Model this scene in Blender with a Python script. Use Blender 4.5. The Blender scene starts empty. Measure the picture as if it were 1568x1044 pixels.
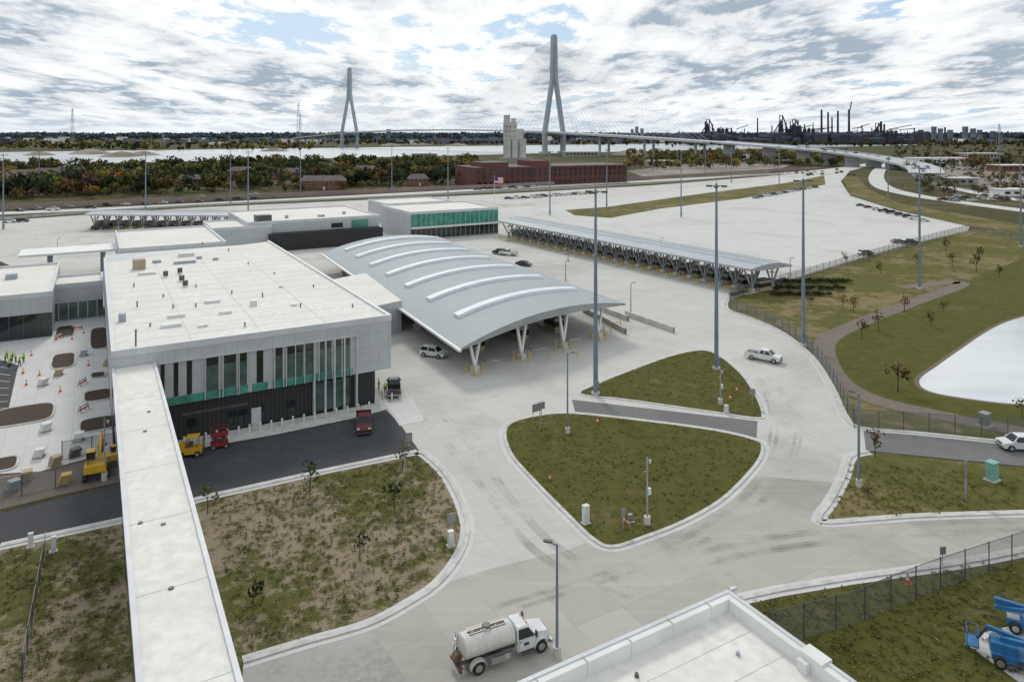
import bpy, math, random
import numpy as np
from mathutils import Vector, Matrix
random.seed(7); rng=np.random.default_rng(7)
SC=bpy.context.scene
H=38.0; F=1110.0
def W(u,v,z=0.0):
    """site survey: plan position of a point of known height"""
    Y=(H-z)*F/(v-205.0); return ((u-784.0)*Y/F, Y)
O=(-17.2,103.1); bx,by=math.cos(math.radians(30)),math.sin(math.radians(30)); ax,ay=-by,bx
def S(s,t): return (O[0]+s*bx+t*ax, O[1]+s*by+t*ay)
def ST(x,y):
    dx,dy=x-O[0],y-O[1]; return (dx*bx+dy*by, dx*ax+dy*ay)
def WST(u,v,z=0): return ST(*W(u,v,z))

# ------------------------------------------------------------------ materials
def _new(name):
    m=bpy.data.materials.new(name); m.use_nodes=True
    nt=m.node_tree; p=nt.nodes['Principled BSDF']; return m,nt,p
def N(nt,t,**k):
    n=nt.nodes.new(t)
    for a,b in k.items(): setattr(n,a,b)
    return n
def math_n(nt,op,a,b=None,clamp=False):
    n=N(nt,'ShaderNodeMath',operation=op,use_clamp=clamp)
    for i,x in enumerate((a,b)):
        if x is None: continue
        if isinstance(x,(int,float)): n.inputs[i].default_value=x
        else: nt.links.new(x,n.inputs[i])
    return n.outputs[0]
def mixc(nt,f,a,b,bt='MIX'):
    n=N(nt,'ShaderNodeMix',data_type='RGBA',blend_type=bt)
    for i,x in ((0,f),(6,a),(7,b)):
        if isinstance(x,(int,float)): n.inputs[i].default_value=x
        elif isinstance(x,tuple): n.inputs[i].default_value=(x[0],x[1],x[2],1)
        else: nt.links.new(x,n.inputs[i])
    return n.outputs[2]
def noise(nt,vec,scale,detail=5,rough=.6,dist=0):
    n=N(nt,'ShaderNodeTexNoise'); n.inputs['Scale'].default_value=scale
    n.inputs['Detail'].default_value=detail; n.inputs['Roughness'].default_value=rough
    n.inputs['Distortion'].default_value=dist
    nt.links.new(vec,n.inputs['Vector']); return n.outputs['Fac']
def ramp(nt,f,lo,hi):
    n=N(nt,'ShaderNodeMapRange',interpolation_type='SMOOTHSTEP'); n.inputs[1].default_value=lo; n.inputs[2].default_value=hi
    nt.links.new(f,n.inputs[0]); return n.outputs[0]
def pos(nt,obj=False):
    if obj: return N(nt,'ShaderNodeTexCoord').outputs['Object']
    return N(nt,'ShaderNodeNewGeometry').outputs['Position']
def dot(nt,p,v):
    n=N(nt,'ShaderNodeVectorMath',operation='DOT_PRODUCT'); nt.links.new(p,n.inputs[0]); n.inputs[1].default_value=v
    return n.outputs['Value']
def line(nt,p,v,period,width,off=0):
    d=math_n(nt,'DIVIDE',dot(nt,p,v),period)
    if off: d=math_n(nt,'ADD',d,off)
    f=math_n(nt,'FRACT',d); return math_n(nt,'LESS_THAN',f,width/period)
def mat(name,c,c2=None,scale=1.0,rough=.8,metal=0,lo=.35,hi=.65,fine=0.0,bump=0,obj=False,spec=.5,dirt=None):
    m,nt,p=_new(name); P=pos(nt,obj)
    p.inputs['Roughness'].default_value=rough; p.inputs['Metallic'].default_value=metal
    p.inputs['Specular IOR Level'].default_value=spec
    if c2 is None: c2=tuple(x*.86 for x in c)
    col=mixc(nt,ramp(nt,noise(nt,P,scale),lo,hi),c,c2)
    if fine:
        col=mixc(nt,ramp(nt,noise(nt,P,scale*11,3),.3,.7),col,tuple(x*(1-fine) for x in c2))
    nt.links.new(col,p.inputs['Base Color'])
    if bump:
        b=N(nt,'ShaderNodeBump'); b.inputs['Strength'].default_value=bump; b.inputs['Distance'].default_value=.1
        nt.links.new(noise(nt,P,scale*9,4),b.inputs['Height']); nt.links.new(b.outputs[0],p.inputs['Normal'])
    return m
def concrete(name,c,joint=4.6,var=.045,stain=(.32,.305,.27),sa=.5,jo=.30):
    m,nt,p=_new(name); P=pos(nt); p.inputs['Roughness'].default_value=.9; p.inputs['Specular IOR Level'].default_value=.25
    A=(ax,ay,0);B=(bx,by,0)
    fa=math_n(nt,'FLOOR',math_n(nt,'DIVIDE',dot(nt,P,A),joint)); fb=math_n(nt,'FLOOR',math_n(nt,'DIVIDE',dot(nt,P,B),joint*1.0))
    cv=N(nt,'ShaderNodeCombineXYZ'); nt.links.new(fa,cv.inputs[0]); nt.links.new(fb,cv.inputs[1])
    wn=N(nt,'ShaderNodeTexWhiteNoise',noise_dimensions='2D'); nt.links.new(cv.outputs[0],wn.inputs['Vector'])
    lite=tuple(min(1,x*(1+var)) for x in c); dark=tuple(x*(1-var) for x in c)
    col=mixc(nt,wn.outputs['Value'],lite,dark)
    col=mixc(nt,math_n(nt,'MULTIPLY',ramp(nt,noise(nt,P,.04,6,.6,.6),.48,.70),sa),col,stain)
    col=mixc(nt,math_n(nt,'MULTIPLY',ramp(nt,noise(nt,P,.3,6,.7),.52,.8),sa*.6),col,stain)
    st=N(nt,'ShaderNodeMapping'); st.inputs['Rotation'].default_value=(0,0,-.6); st.inputs['Scale'].default_value=(.05,1.2,1); nt.links.new(P,st.inputs[0])
    col=mixc(nt,math_n(nt,'MULTIPLY',ramp(nt,noise(nt,st.outputs[0],1,4,.6),.5,.8),.30),col,(.66,.65,.62))
    col=mixc(nt,math_n(nt,'MULTIPLY',noise(nt,P,6,3),.15),col,tuple(x*.7 for x in c))
    j=math_n(nt,'MAXIMUM',line(nt,P,A,joint,.05),line(nt,P,B,joint,.05))
    col=mixc(nt,math_n(nt,'MULTIPLY',j,jo),col,(.14,.135,.125))
    nt.links.new(col,p.inputs['Base Color']); return m
def grassm(name,g1,g2,straw,amt=.5,scale=.12,dk=.25):
    m,nt,p=_new(name); P=pos(nt); p.inputs['Roughness'].default_value=.95; p.inputs['Specular IOR Level'].default_value=.1
    col=mixc(nt,ramp(nt,noise(nt,P,.5,5,.65),.35,.65),g1,g2)
    n1=noise(nt,P,scale,4,.6,.4); n2=noise(nt,P,scale*6,7,.78)
    f=math_n(nt,'ADD',math_n(nt,'MULTIPLY',n1,.45),math_n(nt,'MULTIPLY',n2,.55))
    col=mixc(nt,ramp(nt,f,.60-.2*amt,.68-.2*amt),col,straw)
    col=mixc(nt,math_n(nt,'MULTIPLY',ramp(nt,noise(nt,P,3.2,5,.75),.42,.62),dk),col,tuple(x*.5 for x in g1))
    nt.links.new(col,p.inputs['Base Color'])
    b=N(nt,'ShaderNodeBump'); b.inputs['Strength'].default_value=.5; b.inputs['Distance'].default_value=.2
    nt.links.new(noise(nt,P,4,5,.7),b.inputs['Height']); nt.links.new(b.outputs[0],p.inputs['Normal'])
    return m
def ribbed(name,c,v,period,w,dark=.6,rough=.45,metal=.0,obj=False,v2=None,p2=1,w2=.05,spec=.5,var=.88):
    m,nt,p=_new(name); P=pos(nt,obj); p.inputs['Roughness'].default_value=rough; p.inputs['Metallic'].default_value=metal
    p.inputs['Specular IOR Level'].default_value=spec
    col=mixc(nt,ramp(nt,noise(nt,P,.25),.3,.7),c,tuple(x*var for x in c))
    col=mixc(nt,line(nt,P,v,period,w),col,tuple(x*dark for x in c))
    if v2: col=mixc(nt,line(nt,P,v2,p2,w2),col,tuple(x*dark for x in c))
    nt.links.new(col,p.inputs['Base Color']); return m
def glassm(name,c,rough=.08):
    m,nt,p=_new(name); P=pos(nt)
    col=mixc(nt,ramp(nt,noise(nt,P,.5),.3,.7),c,tuple(x*.5 for x in c)); nt.links.new(col,p.inputs['Base Color'])
    p.inputs['Roughness'].default_value=rough; p.inputs['Specular IOR Level'].default_value=.8; return m

M={}
M['concrete']=concrete('concrete_paving',(.55,.54,.505),sa=.55)
M['concrete2']=concrete('dusty_concrete_paving',(.44,.425,.38),var=.06,stain=(.28,.265,.23),sa=.75)
M['lot']=concrete('parking_concrete',(.58,.575,.55),6,.03,sa=.3)
M['pave']=concrete('courtyard_paving',(.60,.59,.58),2.4,.04,sa=.2)
M['kerb']=mat('kerb_concrete',(.60,.59,.56),(.46,.45,.42),.8,spec=.2)
M['asphalt']=mat('asphalt',(.050,.053,.060),(.080,.083,.09),.12,.85,fine=.3,spec=.25)
M['asphalt2']=mat('old_asphalt',(.15,.15,.155),(.20,.20,.20),.15,.9,fine=.2,spec=.2)
M['wet']=mat('damp_asphalt',(.055,.057,.06),(.17,.17,.17),.14,.45,lo=.42,hi=.62,fine=.2,spec=.4)
M['ground']=grassm('regional_ground',(.055,.060,.022),(.10,.085,.04),(.15,.12,.075),.4,.012)
M['lawn']=grassm('dry_lawn',(.088,.094,.024),(.125,.118,.042),(.30,.245,.175),.68,.09,.2)
M['lawn2']=grassm('lawn',(.085,.090,.020),(.115,.108,.030),(.165,.14,.07),.28,.08)
M['lawn3']=grassm('rough_lawn',(.100,.104,.026),(.14,.128,.043),(.24,.19,.10),.58,.045)
M['soil']=mat('planting_soil',(.05,.032,.022),(.075,.05,.035),.6,.95,fine=.3)
M['gravel']=mat('gravel_path',(.22,.185,.15),(.17,.14,.115),.3,.95,fine=.2)
M['gravyard']=mat('gravel_yard',(.28,.255,.22),(.15,.13,.09),.02,.95)
M['white']=mat('white_roof_membrane',(.80,.785,.745),(.71,.69,.64),.12,.8,fine=.05,spec=.2)
M['whitew']=mat('white_wall',(.76,.76,.75),(.68,.68,.67),.3,.6)
M['parapet']=mat('parapet_metal',(.60,.62,.635),(.52,.54,.56),.4,.5)
M['panel']=ribbed('grey_metal_panel',(.50,.53,.54),(bx,by,0),1.45,.04,.6,.4,.1,v2=(0,0,1),p2=2.02)
M['black']=ribbed('black_ribbed_cladding',(.018,.019,.021),(bx,by,0),.55,.10,2.2,.6)
M['darkglass']=glassm('dark_glass',(.018,.03,.03))
M['greenglass']=glassm('green_tinted_glass',(.09,.15,.13),.12)
M['teal']=glassm('teal_spandrel_glass',(.07,.34,.26),.2)
M['tealp']=glassm('teal_glass_wall',(.05,.33,.24),.2)
M['fin']=mat('white_mullion',(.55,.57,.57),None,1,.4)
M['steel']=mat('galvanised_steel',(.36,.40,.45),(.30,.33,.37),.7,.5,.2)
M['pole']=mat('pole_steel',(.20,.25,.32),(.17,.21,.27),.4,.5,.2)
M['dsteel']=mat('dark_steel',(.07,.075,.08),(.11,.11,.11),1,.5,.3)
ev=Vector((29,24.9)).normalized()
M['vault']=ribbed('standing_seam_roof',(.375,.425,.44),(-ev.y,ev.x,0),1.0,.22,.70,.65,.0,spec=.25,var=.93)
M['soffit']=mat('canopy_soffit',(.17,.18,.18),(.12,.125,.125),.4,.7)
M['fascia']=mat('canopy_fascia',(.40,.42,.43),(.33,.35,.36),.3,.5)
M['sky']=mat('skylight_panel',(.72,.75,.77),(.64,.68,.71),.4,.55,spec=.3)
M['yellow']=mat('yellow_paint',(.70,.48,.03),(.55,.38,.03),2,.5)
M['orange']=mat('orange_plastic',(.75,.12,.02),None,2,.5)
M['red']=mat('red_paint',(.30,.03,.03),(.22,.025,.03),2,.4)
M['brick']=ribbed('red_brick',(.15,.06,.052),(1,0,0),5.0,.5,.7,.9,v2=(0,0,1),p2=4.5,w2=.4)
M['brick2']=mat('house_brick',(.20,.085,.06),(.15,.06,.045),.3,.9)
M['roof2']=mat('shingle_roof',(.13,.11,.105),(.17,.145,.135),.3,.9)
M['silo']=mat('silo_concrete',(.56,.555,.53),(.43,.425,.405),.08,.9)
M['shed']=mat('shed_cladding',(.36,.345,.32),(.27,.26,.25),.08,.9)
M['tower']=mat('tower_concrete',(.36,.42,.46),(.31,.36,.40),.03,.8)
M['deck']=mat('bridge_deck',(.50,.52,.54),(.44,.46,.48),.02,.8)
M['cable']=mat('stay_cable',(.62,.66,.70),None,.1,.6)
M['mill']=mat('mill_steelwork',(.030,.038,.056),(.06,.06,.075),.03,.9)
M['haze']=mat('far_buildings',(.20,.235,.28),(.09,.12,.16),.01,.9)  # bluish grey: aerial haze painted into the base colour
M['barrier']=mat('barrier_wall',(.34,.26,.23),(.27,.21,.19),.05,.9)
m,nt,p=_new('river_water'); P=pos(nt)
nt.links.new(mixc(nt,ramp(nt,noise(nt,P,.004),.35,.65),(.30,.34,.37),(.42,.46,.48)),p.inputs['Base Color']); p.inputs['Roughness'].default_value=.28
b=N(nt,'ShaderNodeBump'); b.inputs['Strength'].default_value=.25; b.inputs['Distance'].default_value=.3; nt.links.new(noise(nt,P,.15,4),b.inputs['Height']); nt.links.new(b.outputs[0],p.inputs['Normal'])
M['water']=m
m,nt,p=_new('pond_water'); P=pos(nt)
mp=N(nt,'ShaderNodeMapping'); mp.inputs['Scale'].default_value=(.25,1.0,1); nt.links.new(P,mp.inputs[0])
nt.links.new(mixc(nt,ramp(nt,noise(nt,mp.outputs[0],.12,5),.3,.7),(.68,.70,.69),(.82,.83,.81)),p.inputs['Base Color']); p.inputs['Roughness'].default_value=.16; p.inputs['Metallic'].default_value=.65  # pale base colour paints in part of the bright sky reflection
b=N(nt,'ShaderNodeBump'); b.inputs['Strength'].default_value=.10; b.inputs['Distance'].default_value=.05; nt.links.new(noise(nt,mp.outputs[0],1.6,5),b.inputs['Height']); nt.links.new(b.outputs[0],p.inputs['Normal'])
M['pond']=m
m,nt,p=_new('foliage'); at=N(nt,'ShaderNodeAttribute',attribute_name='Col')
nt.links.new(at.outputs['Color'],p.inputs['Base Color']); p.inputs['Roughness'].default_value=.8; p.inputs['Specular IOR Level'].default_value=.15
M['foliage']=m
def linkm(name,v):
    m,nt,p=_new(name); P=pos(nt)
    p.inputs['Base Color'].default_value=(.13,.15,.16,1); p.inputs['Roughness'].default_value=.6
    tr=N(nt,'ShaderNodeBsdfTransparent'); mx=N(nt,'ShaderNodeMixShader')
    d1=line(nt,P,(v[0],v[1],1.0),.10,.02); d2=line(nt,P,(v[0],v[1],-1.0),.10,.02)
    nt.links.new(math_n(nt,'MAXIMUM',d1,d2),mx.inputs[0])
    nt.links.new(tr.outputs[0],mx.inputs[1]); nt.links.new(p.outputs[0],mx.inputs[2]); nt.links.new(mx.outputs[0],nt.nodes['Material Output'].inputs[0])
    return m
M['link']=linkm('chain_link_mesh',(.7,.7))
def alpham(name,c,sc,lo,hi,amp):
    m,nt,p=_new(name); P=pos(nt); p.inputs['Base Color'].default_value=(*c,1); p.inputs['Roughness'].default_value=.9
    tr=N(nt,'ShaderNodeBsdfTransparent'); mx=N(nt,'ShaderNodeMixShader')
    nt.links.new(math_n(nt,'MULTIPLY',ramp(nt,noise(nt,P,sc,6,.7,.5),lo,hi),amp),mx.inputs[0])
    nt.links.new(tr.outputs[0],mx.inputs[1]); nt.links.new(p.outputs[0],mx.inputs[2]); nt.links.new(mx.outputs[0],nt.nodes['Material Output'].inputs[0]); return m
M['tyre']=alpham('tyre_marks',(.20,.19,.175),.12,.42,.75,.30)
M['paint']=mat('road_paint',(.72,.72,.70),(.5,.5,.49),1.5,.7)
M['linep']=mat('lot_marking',(.74,.74,.72),(.64,.64,.62),.3,.8)
M['carwhite']=mat('car_paint_white',(.72,.73,.74),None,1,.25,obj=True)
M['carsilver']=mat('car_paint_silver',(.36,.38,.40),None,1,.25,.5,obj=True)
M['cardark']=mat('car_paint_dark',(.03,.033,.04),None,1,.25,obj=True)
M['carred']=mat('car_paint_red',(.12,.018,.02),None,1,.25,obj=True)
M['carblue']=mat('car_paint_blue',(.03,.07,.18),None,1,.25,obj=True)
M['tire']=mat('rubber',(.02,.02,.02),(.035,.033,.03),3,.9,obj=True)
M['hub']=mat('wheel_hub',(.45,.46,.47),None,4,.35,.6,obj=True)
M['vglass']=mat('vehicle_glass',(.02,.028,.034),None,1,.08,obj=True)
M['tank']=mat('tank_white',(.70,.70,.68),(.60,.585,.54),.9,.5,obj=True,fine=.05,spec=.35)
M['lampr']=mat('tail_lamp',(.5,.02,.02),None,3,.3,obj=True)
M['lampw']=mat('head_lamp',(.8,.8,.75),None,3,.2,obj=True)
M['blue']=mat('machine_blue',(.02,.12,.30),(.03,.17,.36),1.2,.45,obj=True)
M['mud']=mat('mud_brown',(.16,.12,.08),None,2,.9,obj=True)
M['machy']=mat('machine_yellow',(.65,.38,.02),None,2,.4,obj=True)
M['vest']=mat('hi_vis_vest',(.55,.75,.05),None,5,.8,obj=True)
M['jean']=mat('dark_trousers',(.03,.04,.07),None,5,.9,obj=True)
M['skin']=mat('skin',(.45,.28,.2),None,5,.6,obj=True)
M['hat']=mat('hard_hat',(.8,.8,.78),None,5,.4,obj=True)
M['bark']=mat('bark',(.09,.075,.06),None,2,.9)
M['tealbox']=mat('teal_cabinet',(.22,.45,.38),None,1,.5)
M['cab']=mat('cabinet_white',(.66,.67,.67),None,1,.5)
M['signg']=mat('sign_back',(.30,.31,.32),None,1,.5,.4)
M['tan']=mat('tan_booth',(.40,.33,.22),None,.5,.7)
M['flagr']=mat('flag_red',(.5,.03,.05),None,1,.8); M['flagw']=mat('flag_white',(.75,.75,.75),None,1,.8); M['flagb']=mat('flag_blue',(.03,.05,.2),None,1,.8)

# ------------------------------------------------------------------ mesh builder
class MB:
    def __init__(s): s.v=[];s.f=[];s.m=[];s.ml=[]
    def mi(s,k):
        if k not in s.ml: s.ml.append(k)
        return s.ml.index(k)
    def face(s,pts,k):
        i=len(s.v); s.v+= [tuple(p) for p in pts]; s.f.append(tuple(range(i,i+len(pts)))); s.m.append(s.mi(k))
    def hexa(s,b,t,k):
        i=len(s.v); s.v+= [tuple(p) for p in b]+[tuple(p) for p in t]; q=s.mi(k)
        for f in ((3,2,1,0),(4,5,6,7),(0,1,5,4),(1,2,6,5),(2,3,7,6),(3,0,4,7)):
            s.f.append(tuple(i+j for j in f)); s.m.append(q)
    def box(s,c,d,k,ang=0.0,taper=1.0):
        cx,cy,z0=c; hx,hy=d[0]/2,d[1]/2; ca,sa=math.cos(ang),math.sin(ang)
        def r(x,y,z): return (cx+x*ca-y*sa,cy+x*sa+y*ca,z)
        s.hexa([r(-hx,-hy,z0),r(hx,-hy,z0),r(hx,hy,z0),r(-hx,hy,z0)],[r(-hx*taper,-hy*taper,z0+d[2]),r(hx*taper,-hy*taper,z0+d[2]),r(hx*taper,hy*taper,z0+d[2]),r(-hx*taper,hy*taper,z0+d[2])],k)
    def bst(s,s0,s1,t0,t1,z0,z1,k):
        c=[S(s0,t0),S(s1,t0),S(s1,t1),S(s0,t1)]
        s.hexa([(x,y,z0) for x,y in c],[(x,y,z1) for x,y in c],k)
    def prism(s,poly,z0,z1,k,kt=None):
        n=len(poly); 
        area=sum(poly[i][0]*poly[(i+1)%n][1]-poly[(i+1)%n][0]*poly[i][1] for i in range(n))
        if area<0: poly=poly[::-1]
        s.face([(x,y,z1) for x,y in poly],kt or k)
        if z1-z0>.02:
            for i in range(n):
                a,b=poly[i],poly[(i+1)%n]; s.face([(a[0],a[1],z0),(b[0],b[1],z0),(b[0],b[1],z1),(a[0],a[1],z1)],k)
    def cyl(s,p0,p1,r0,r1=None,n=8,k='steel',caps=True):
        r1=r0 if r1 is None else r1; p0=Vector(p0);p1=Vector(p1); d=(p1-p0)
        if d.length<1e-6: return
        d.normalize(); u=d.orthogonal().normalized(); w=d.cross(u); i=len(s.v); q=s.mi(k)
        for p,r in ((p0,r0),(p1,r1)):
            for j in range(n):
                a=2*math.pi*j/n; s.v.append(tuple(p+u*math.cos(a)*r+w*math.sin(a)*r))
        for j in range(n):
            s.f.append((i+j,i+(j+1)%n,i+n+(j+1)%n,i+n+j)); s.m.append(q)
        if caps:
            s.f.append(tuple(i+j for j in range(n))[::-1]); s.m.append(q)
            s.f.append(tuple(i+n+j for j in range(n))); s.m.append(q)
    def beam(s,p0,p1,w,h,k):
        p0=Vector(p0);p1=Vector(p1);d=(p1-p0).normalized(); sd=d.cross(Vector((0,0,1)))
        if sd.length<1e-3: sd=Vector((1,0,0))
        sd.normalize(); up=sd.cross(d)
        def ring(p): return [p-sd*w/2-up*h/2,p+sd*w/2-up*h/2,p+sd*w/2+up*h/2,p-sd*w/2+up*h/2]
        s.hexa(ring(p0),ring(p1),k)
    def ribbon(s,pts,w,z0,z1,k,closed=False,zs=None):
        n=len(pts); L=[];R=[]
        for i in range(n):
            a=pts[(i-1)%n] if (closed or i>0) else pts[i]; b=pts[(i+1)%n] if (closed or i<n-1) else pts[i]
            dx,dy=b[0]-a[0],b[1]-a[1]; l=math.hypot(dx,dy) or 1; nx,ny=-dy/l,dx/l
            L.append((pts[i][0]+nx*w/2,pts[i][1]+ny*w/2)); R.append((pts[i][0]-nx*w/2,pts[i][1]-ny*w/2))
        for i in range(n if closed else n-1):
            j=(i+1)%n; za=zs[i] if zs else z1; zb=zs[j] if zs else z1
            s.face([(*R[i],za),(*R[j],zb),(*L[j],zb),(*L[i],za)],k)
            th=z1-z0
            if th>.02 or zs:
                ba,bb=(za-th,zb-th)
                s.face([(*R[i],ba),(*R[j],bb),(*R[j],zb),(*R[i],za)],k)
                s.face([(*L[j],bb),(*L[i],ba),(*L[i],za),(*L[j],zb)],k)
                if zs: s.face([(*R[j],bb),(*R[i],ba),(*L[i],ba),(*L[j],bb)],k)
    def obj(s,name,parent=None,loc=None,rot=0,bevel=0,smooth=False):
        me=bpy.data.meshes.new(name); me.from_pydata(s.v,[],s.f)
        for k in s.ml: me.materials.append(M[k])
        me.polygons.foreach_set('material_index',s.m)
        if smooth: me.polygons.foreach_set('use_smooth',[True]*len(s.f))
        me.update(); o=bpy.data.objects.new(name,me); SC.collection.objects.link(o)
        if parent: o.parent=parent
        if loc: o.location=loc; o.rotation_euler=(0,0,rot)
        if bevel:
            md=o.modifiers.new('bevel','BEVEL'); md.width=bevel; md.segments=2; md.limit_method='ANGLE'
        return o
def empty(name,loc=(0,0,0)):
    e=bpy.data.objects.new(name,None); SC.collection.objects.link(e); e.location=loc; return e
def copy(o,loc,rot=0,name=None,scale=None):
    c=bpy.data.objects.new(name or o.name.split('.')[0],o.data); SC.collection.objects.link(c); c.location=loc; c.rotation_euler=(0,0,rot)
    if scale: c.scale=(scale,)*3
    for md in o.modifiers:
        n=c.modifiers.new(md.name,md.type)
        if md.type=='BEVEL': n.width=md.width;n.segments=md.segments;n.limit_method='ANGLE'
    return c
def cr(pts,closed=False,k=6):
    out=[];n=len(pts)
    rngi=range(n) if closed else range(n-1)
    for i in rngi:
        g=(lambda j: pts[j%n]) if closed else (lambda j: pts[max(0,min(n-1,j))])
        p0,p1,p2,p3=g(i-1),g(i),g(i+1),g(i+2)
        for q in range(k):
            t=q/k; out.append(tuple(.5*((2*p1[c])+(-p0[c]+p2[c])*t+(2*p0[c]-5*p1[c]+4*p2[c]-p3[c])*t*t+(-p0[c]+3*p1[c]-3*p2[c]+p3[c])*t**3) for c in range(2)))
    if not closed: out.append(pts[-1])
    return out
def PX(l,z=0): return [W(u,v,z) for u,v in l]
def sheet(name,poly,z,k):
    m=MB(); m.prism(poly,z,z,k); return m.obj(name)

# ------------------------------------------------------------------ ground
sheet('ground',[(-16000,-300),(16000,-300),(16000,26000),(-16000,26000)],0,'ground')
rk=lambda k,p0:(p0[0]+.785*k,p0[1]+.62*k)
sheet('river',[rk(-2200,(45,1390)),rk(2400,(45,1390)),rk(2400,(-430,1985)),rk(-2200,(-430,1985))],.06,'water')
edgeR=[(1340,252),(1300,262),(1286,278),(1300,300),(1370,322),(1482,347),(1478,354),(1380,376),(1250,414),(1112,458)]
fenceR=[(1112,458),(1112,473),(1150,487),(1195,508),(1240,545),(1270,590),(1286,625),(1300,648)]
lowR=[(1330,660),(1330,692),(1303,700),(1292,730),(1272,768),(1256,790),(1262,801),(1330,797),(1420,791),(1600,786)]
bot=[(1600,836),(1500,858),(1440,868),(1300,887),(1190,905),(1135,917),(1118,960),(1100,1100),(640,1100),(563,957)]
lawnA=[(563,957),(625,925),(672,893),(705,850),(716,812),(706,770),(683,728),(655,700),(640,692)]
apron=PX(edgeR)+cr(PX(fenceR))[1:]+PX(lowR)+PX(bot[:-1])+cr(PX(lawnA))+PX([(612,652),(500,640),(300,560),(160,470),(0,400),(-160,392),(-160,352),(0,338),(300,318),(750,298),(1000,284),(1200,268)])
sheet('concrete_apron',apron,.02,'concrete')
sheet('service_road',PX([(563,957),(625,925),(690,890),(760,868),(860,845),(905,828),(938,839),(985,825),(1050,799),(1110,763),(1150,728),(1290,740),(1272,768),(1256,790),(1262,801),(1330,797),(1420,791),(1600,786),(1600,836),(1500,858),(1440,868),(1300,887),(1190,905),(1135,917),(1118,960),(1100,1100),(640,1100)]),.028,'concrete2')
sheet('parking_lot',PX([(752,322),(900,306),(1180,275),(1290,266),(1284,280),(1296,302),(1368,324),(1478,347),(1380,373),(1215,420)]),.04,'lot')
m=MB()
for i in range(34):
    f=i/33
    a=W(830+f*360,322+f*73); b=W(1120+f*310,290+f*64)
    m.ribbon([a,b],.5,.05,.05,'linep')
m.obj('parking_lot_marking')
mA=MB(); mA.prism(PX([(-60,800),(0,786),(180,741),(268,694),(420,667),(548,640),(592,628),(613,650),(642,690),(500,722),(315,763),(190,797),(0,838),(-60,850)]),.03,.03,'asphalt'); mA.obj('asphalt_road')
sheet('service_drive',PX([(372,1016),(470,985),(563,958),(626,1046),(650,1090),(370,1090)]),.036,'wet')
sheet('sidewalk',PX([(268,694),(420,667),(548,640),(592,628),(585,617),(270,676)]),.12,'kerb')
sheet('ramp_slab',PX([(588,618),(632,610),(650,645),(612,652)]),.045,'pave')
sheet('crossing_road',PX([(876,612),(1160,645),(1158,676),(882,636)]),.034,'asphalt2')
sheet('access_road',PX([(1322,656),(1400,664),(1640,688),(1640,722),(1500,707),(1326,690)]),.034,'asphalt2')
def island(pts,k):
    P=cr(PX(pts),True,5); m=MB(); m.prism(P,0,.11,k); m.obj('grass_island')
    m=MB(); m.ribbon(P,.42,0,.15,'kerb',True); m.obj('kerb')
    m=MB(); m.ribbon(P,1.5,0,.039,'pave',True); m.obj('gutter')
islB=[(773,662),(788,646),(832,636),(880,634),(1000,647),(1100,661),(1157,675),(1168,686),(1158,712),(1110,762),(1050,798),(985,824),(938,838),(908,826),(868,788),(815,734),(782,695)]
islC=[(888,604),(918,587),(970,566),(1030,545),(1075,537),(1102,546),(1135,573),(1158,607),(1168,634),(1158,641),(1080,630),(960,613)]
island(islB,'lawn2'); island(islC,'lawn2')
def kerbline(pts,sm=True,name='kerb'):
    P=cr(PX(pts)) if sm else PX(pts); m=MB(); m.ribbon(P,.42,0,.15,'kerb'); m.obj(name)
    m=MB(); m.ribbon(P,1.4,0,.042,'pave'); m.obj('gutter')
kerbline([(372,1014),(470,984)]+lawnA)
kerbline([(640,692),(500,721),(315,762),(190,796),(0,837)],False)
kerbline([(1135,917),(1190,905),(1300,887),(1440,868),(1500,858),(1620,834)],False)
kerbline([(1330,692),(1303,700),(1292,730),(1272,768),(1256,790),(1262,801),(1330,797),(1420,791),(1620,785)])
kerbline(fenceR+[(1326,657),(1400,663),(1600,684)])
kerbline(edgeR[:-1]+[(1112,458)],False)
sheet('lawn',PX([(315,766),(500,724),(640,694)])+cr(PX(lawnA[::-1]))+PX([(470,986),(372,1018),(300,1040),(250,1044),(160,1100),(-300,1100),(-60,852),(0,840),(190,799)]),.012,'lawn')
sheet('lawn',PX([(1330,693),(1500,709),(1660,724),(1660,785),(1420,790),(1262,800),(1257,790),(1292,730),(1303,701)]),.012,'lawn3')
sheet('lawn',PX([(1135,918),(1300,888),(1440,869),(1620,836),(1700,1100),(1100,1100)]),.012,'lawn2')
sheet('lawn',cr(PX(fenceR))+PX([(1325,656),(1640,686),(1700,640),(1700,370),(1490,350),(1380,378),(1250,416)]),.012,'lawn3')
sheet('field_grass',PX([(1275,515),(1350,485),(1470,435),(1568,395),(1700,400),(1700,680),(1560,655),(1340,612),(1290,575)]),.016,'lawn2')
sheet('lawn',PX([(865,322),(930,317),(1080,296),(1200,281),(1262,269),(1264,283),(1130,305),(1010,320),(935,334),(880,330)]),.055,'lawn3')
sheet('lawn',PX([(1290,272),(1310,268),(1330,290),(1380,312),(1568,345),(1700,365),(1700,380),(1482,346),(1370,320),(1302,298)]),.03,'lawn3')
m=MB(); m.ribbon(cr(PX([(1380,440),(1465,432),(1462,440),(1390,466),(1310,497),(1270,518),(1262,540),(1285,582),(1340,612),(1450,638),(1600,668)])),3.6,0,.035,'gravel'); m.obj('path')
pond=cr(PX([(1408,582),(1436,560),(1470,536),(1520,503),(1568,485),(1640,470),(1760,480),(1760,620),(1640,622),(1560,619),(1500,613),(1425,600)]),True,4)
sheet('pond',pond,.05,'pond')
m=MB(); m.ribbon(pond,1.4,0,.04,'mud',True); m.obj('pond_bank')
def road(name,pts,w,z,k='lot'):
    m=MB(); m.ribbon(cr(PX(pts)),w,0,z,k); m.obj(name)
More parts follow.
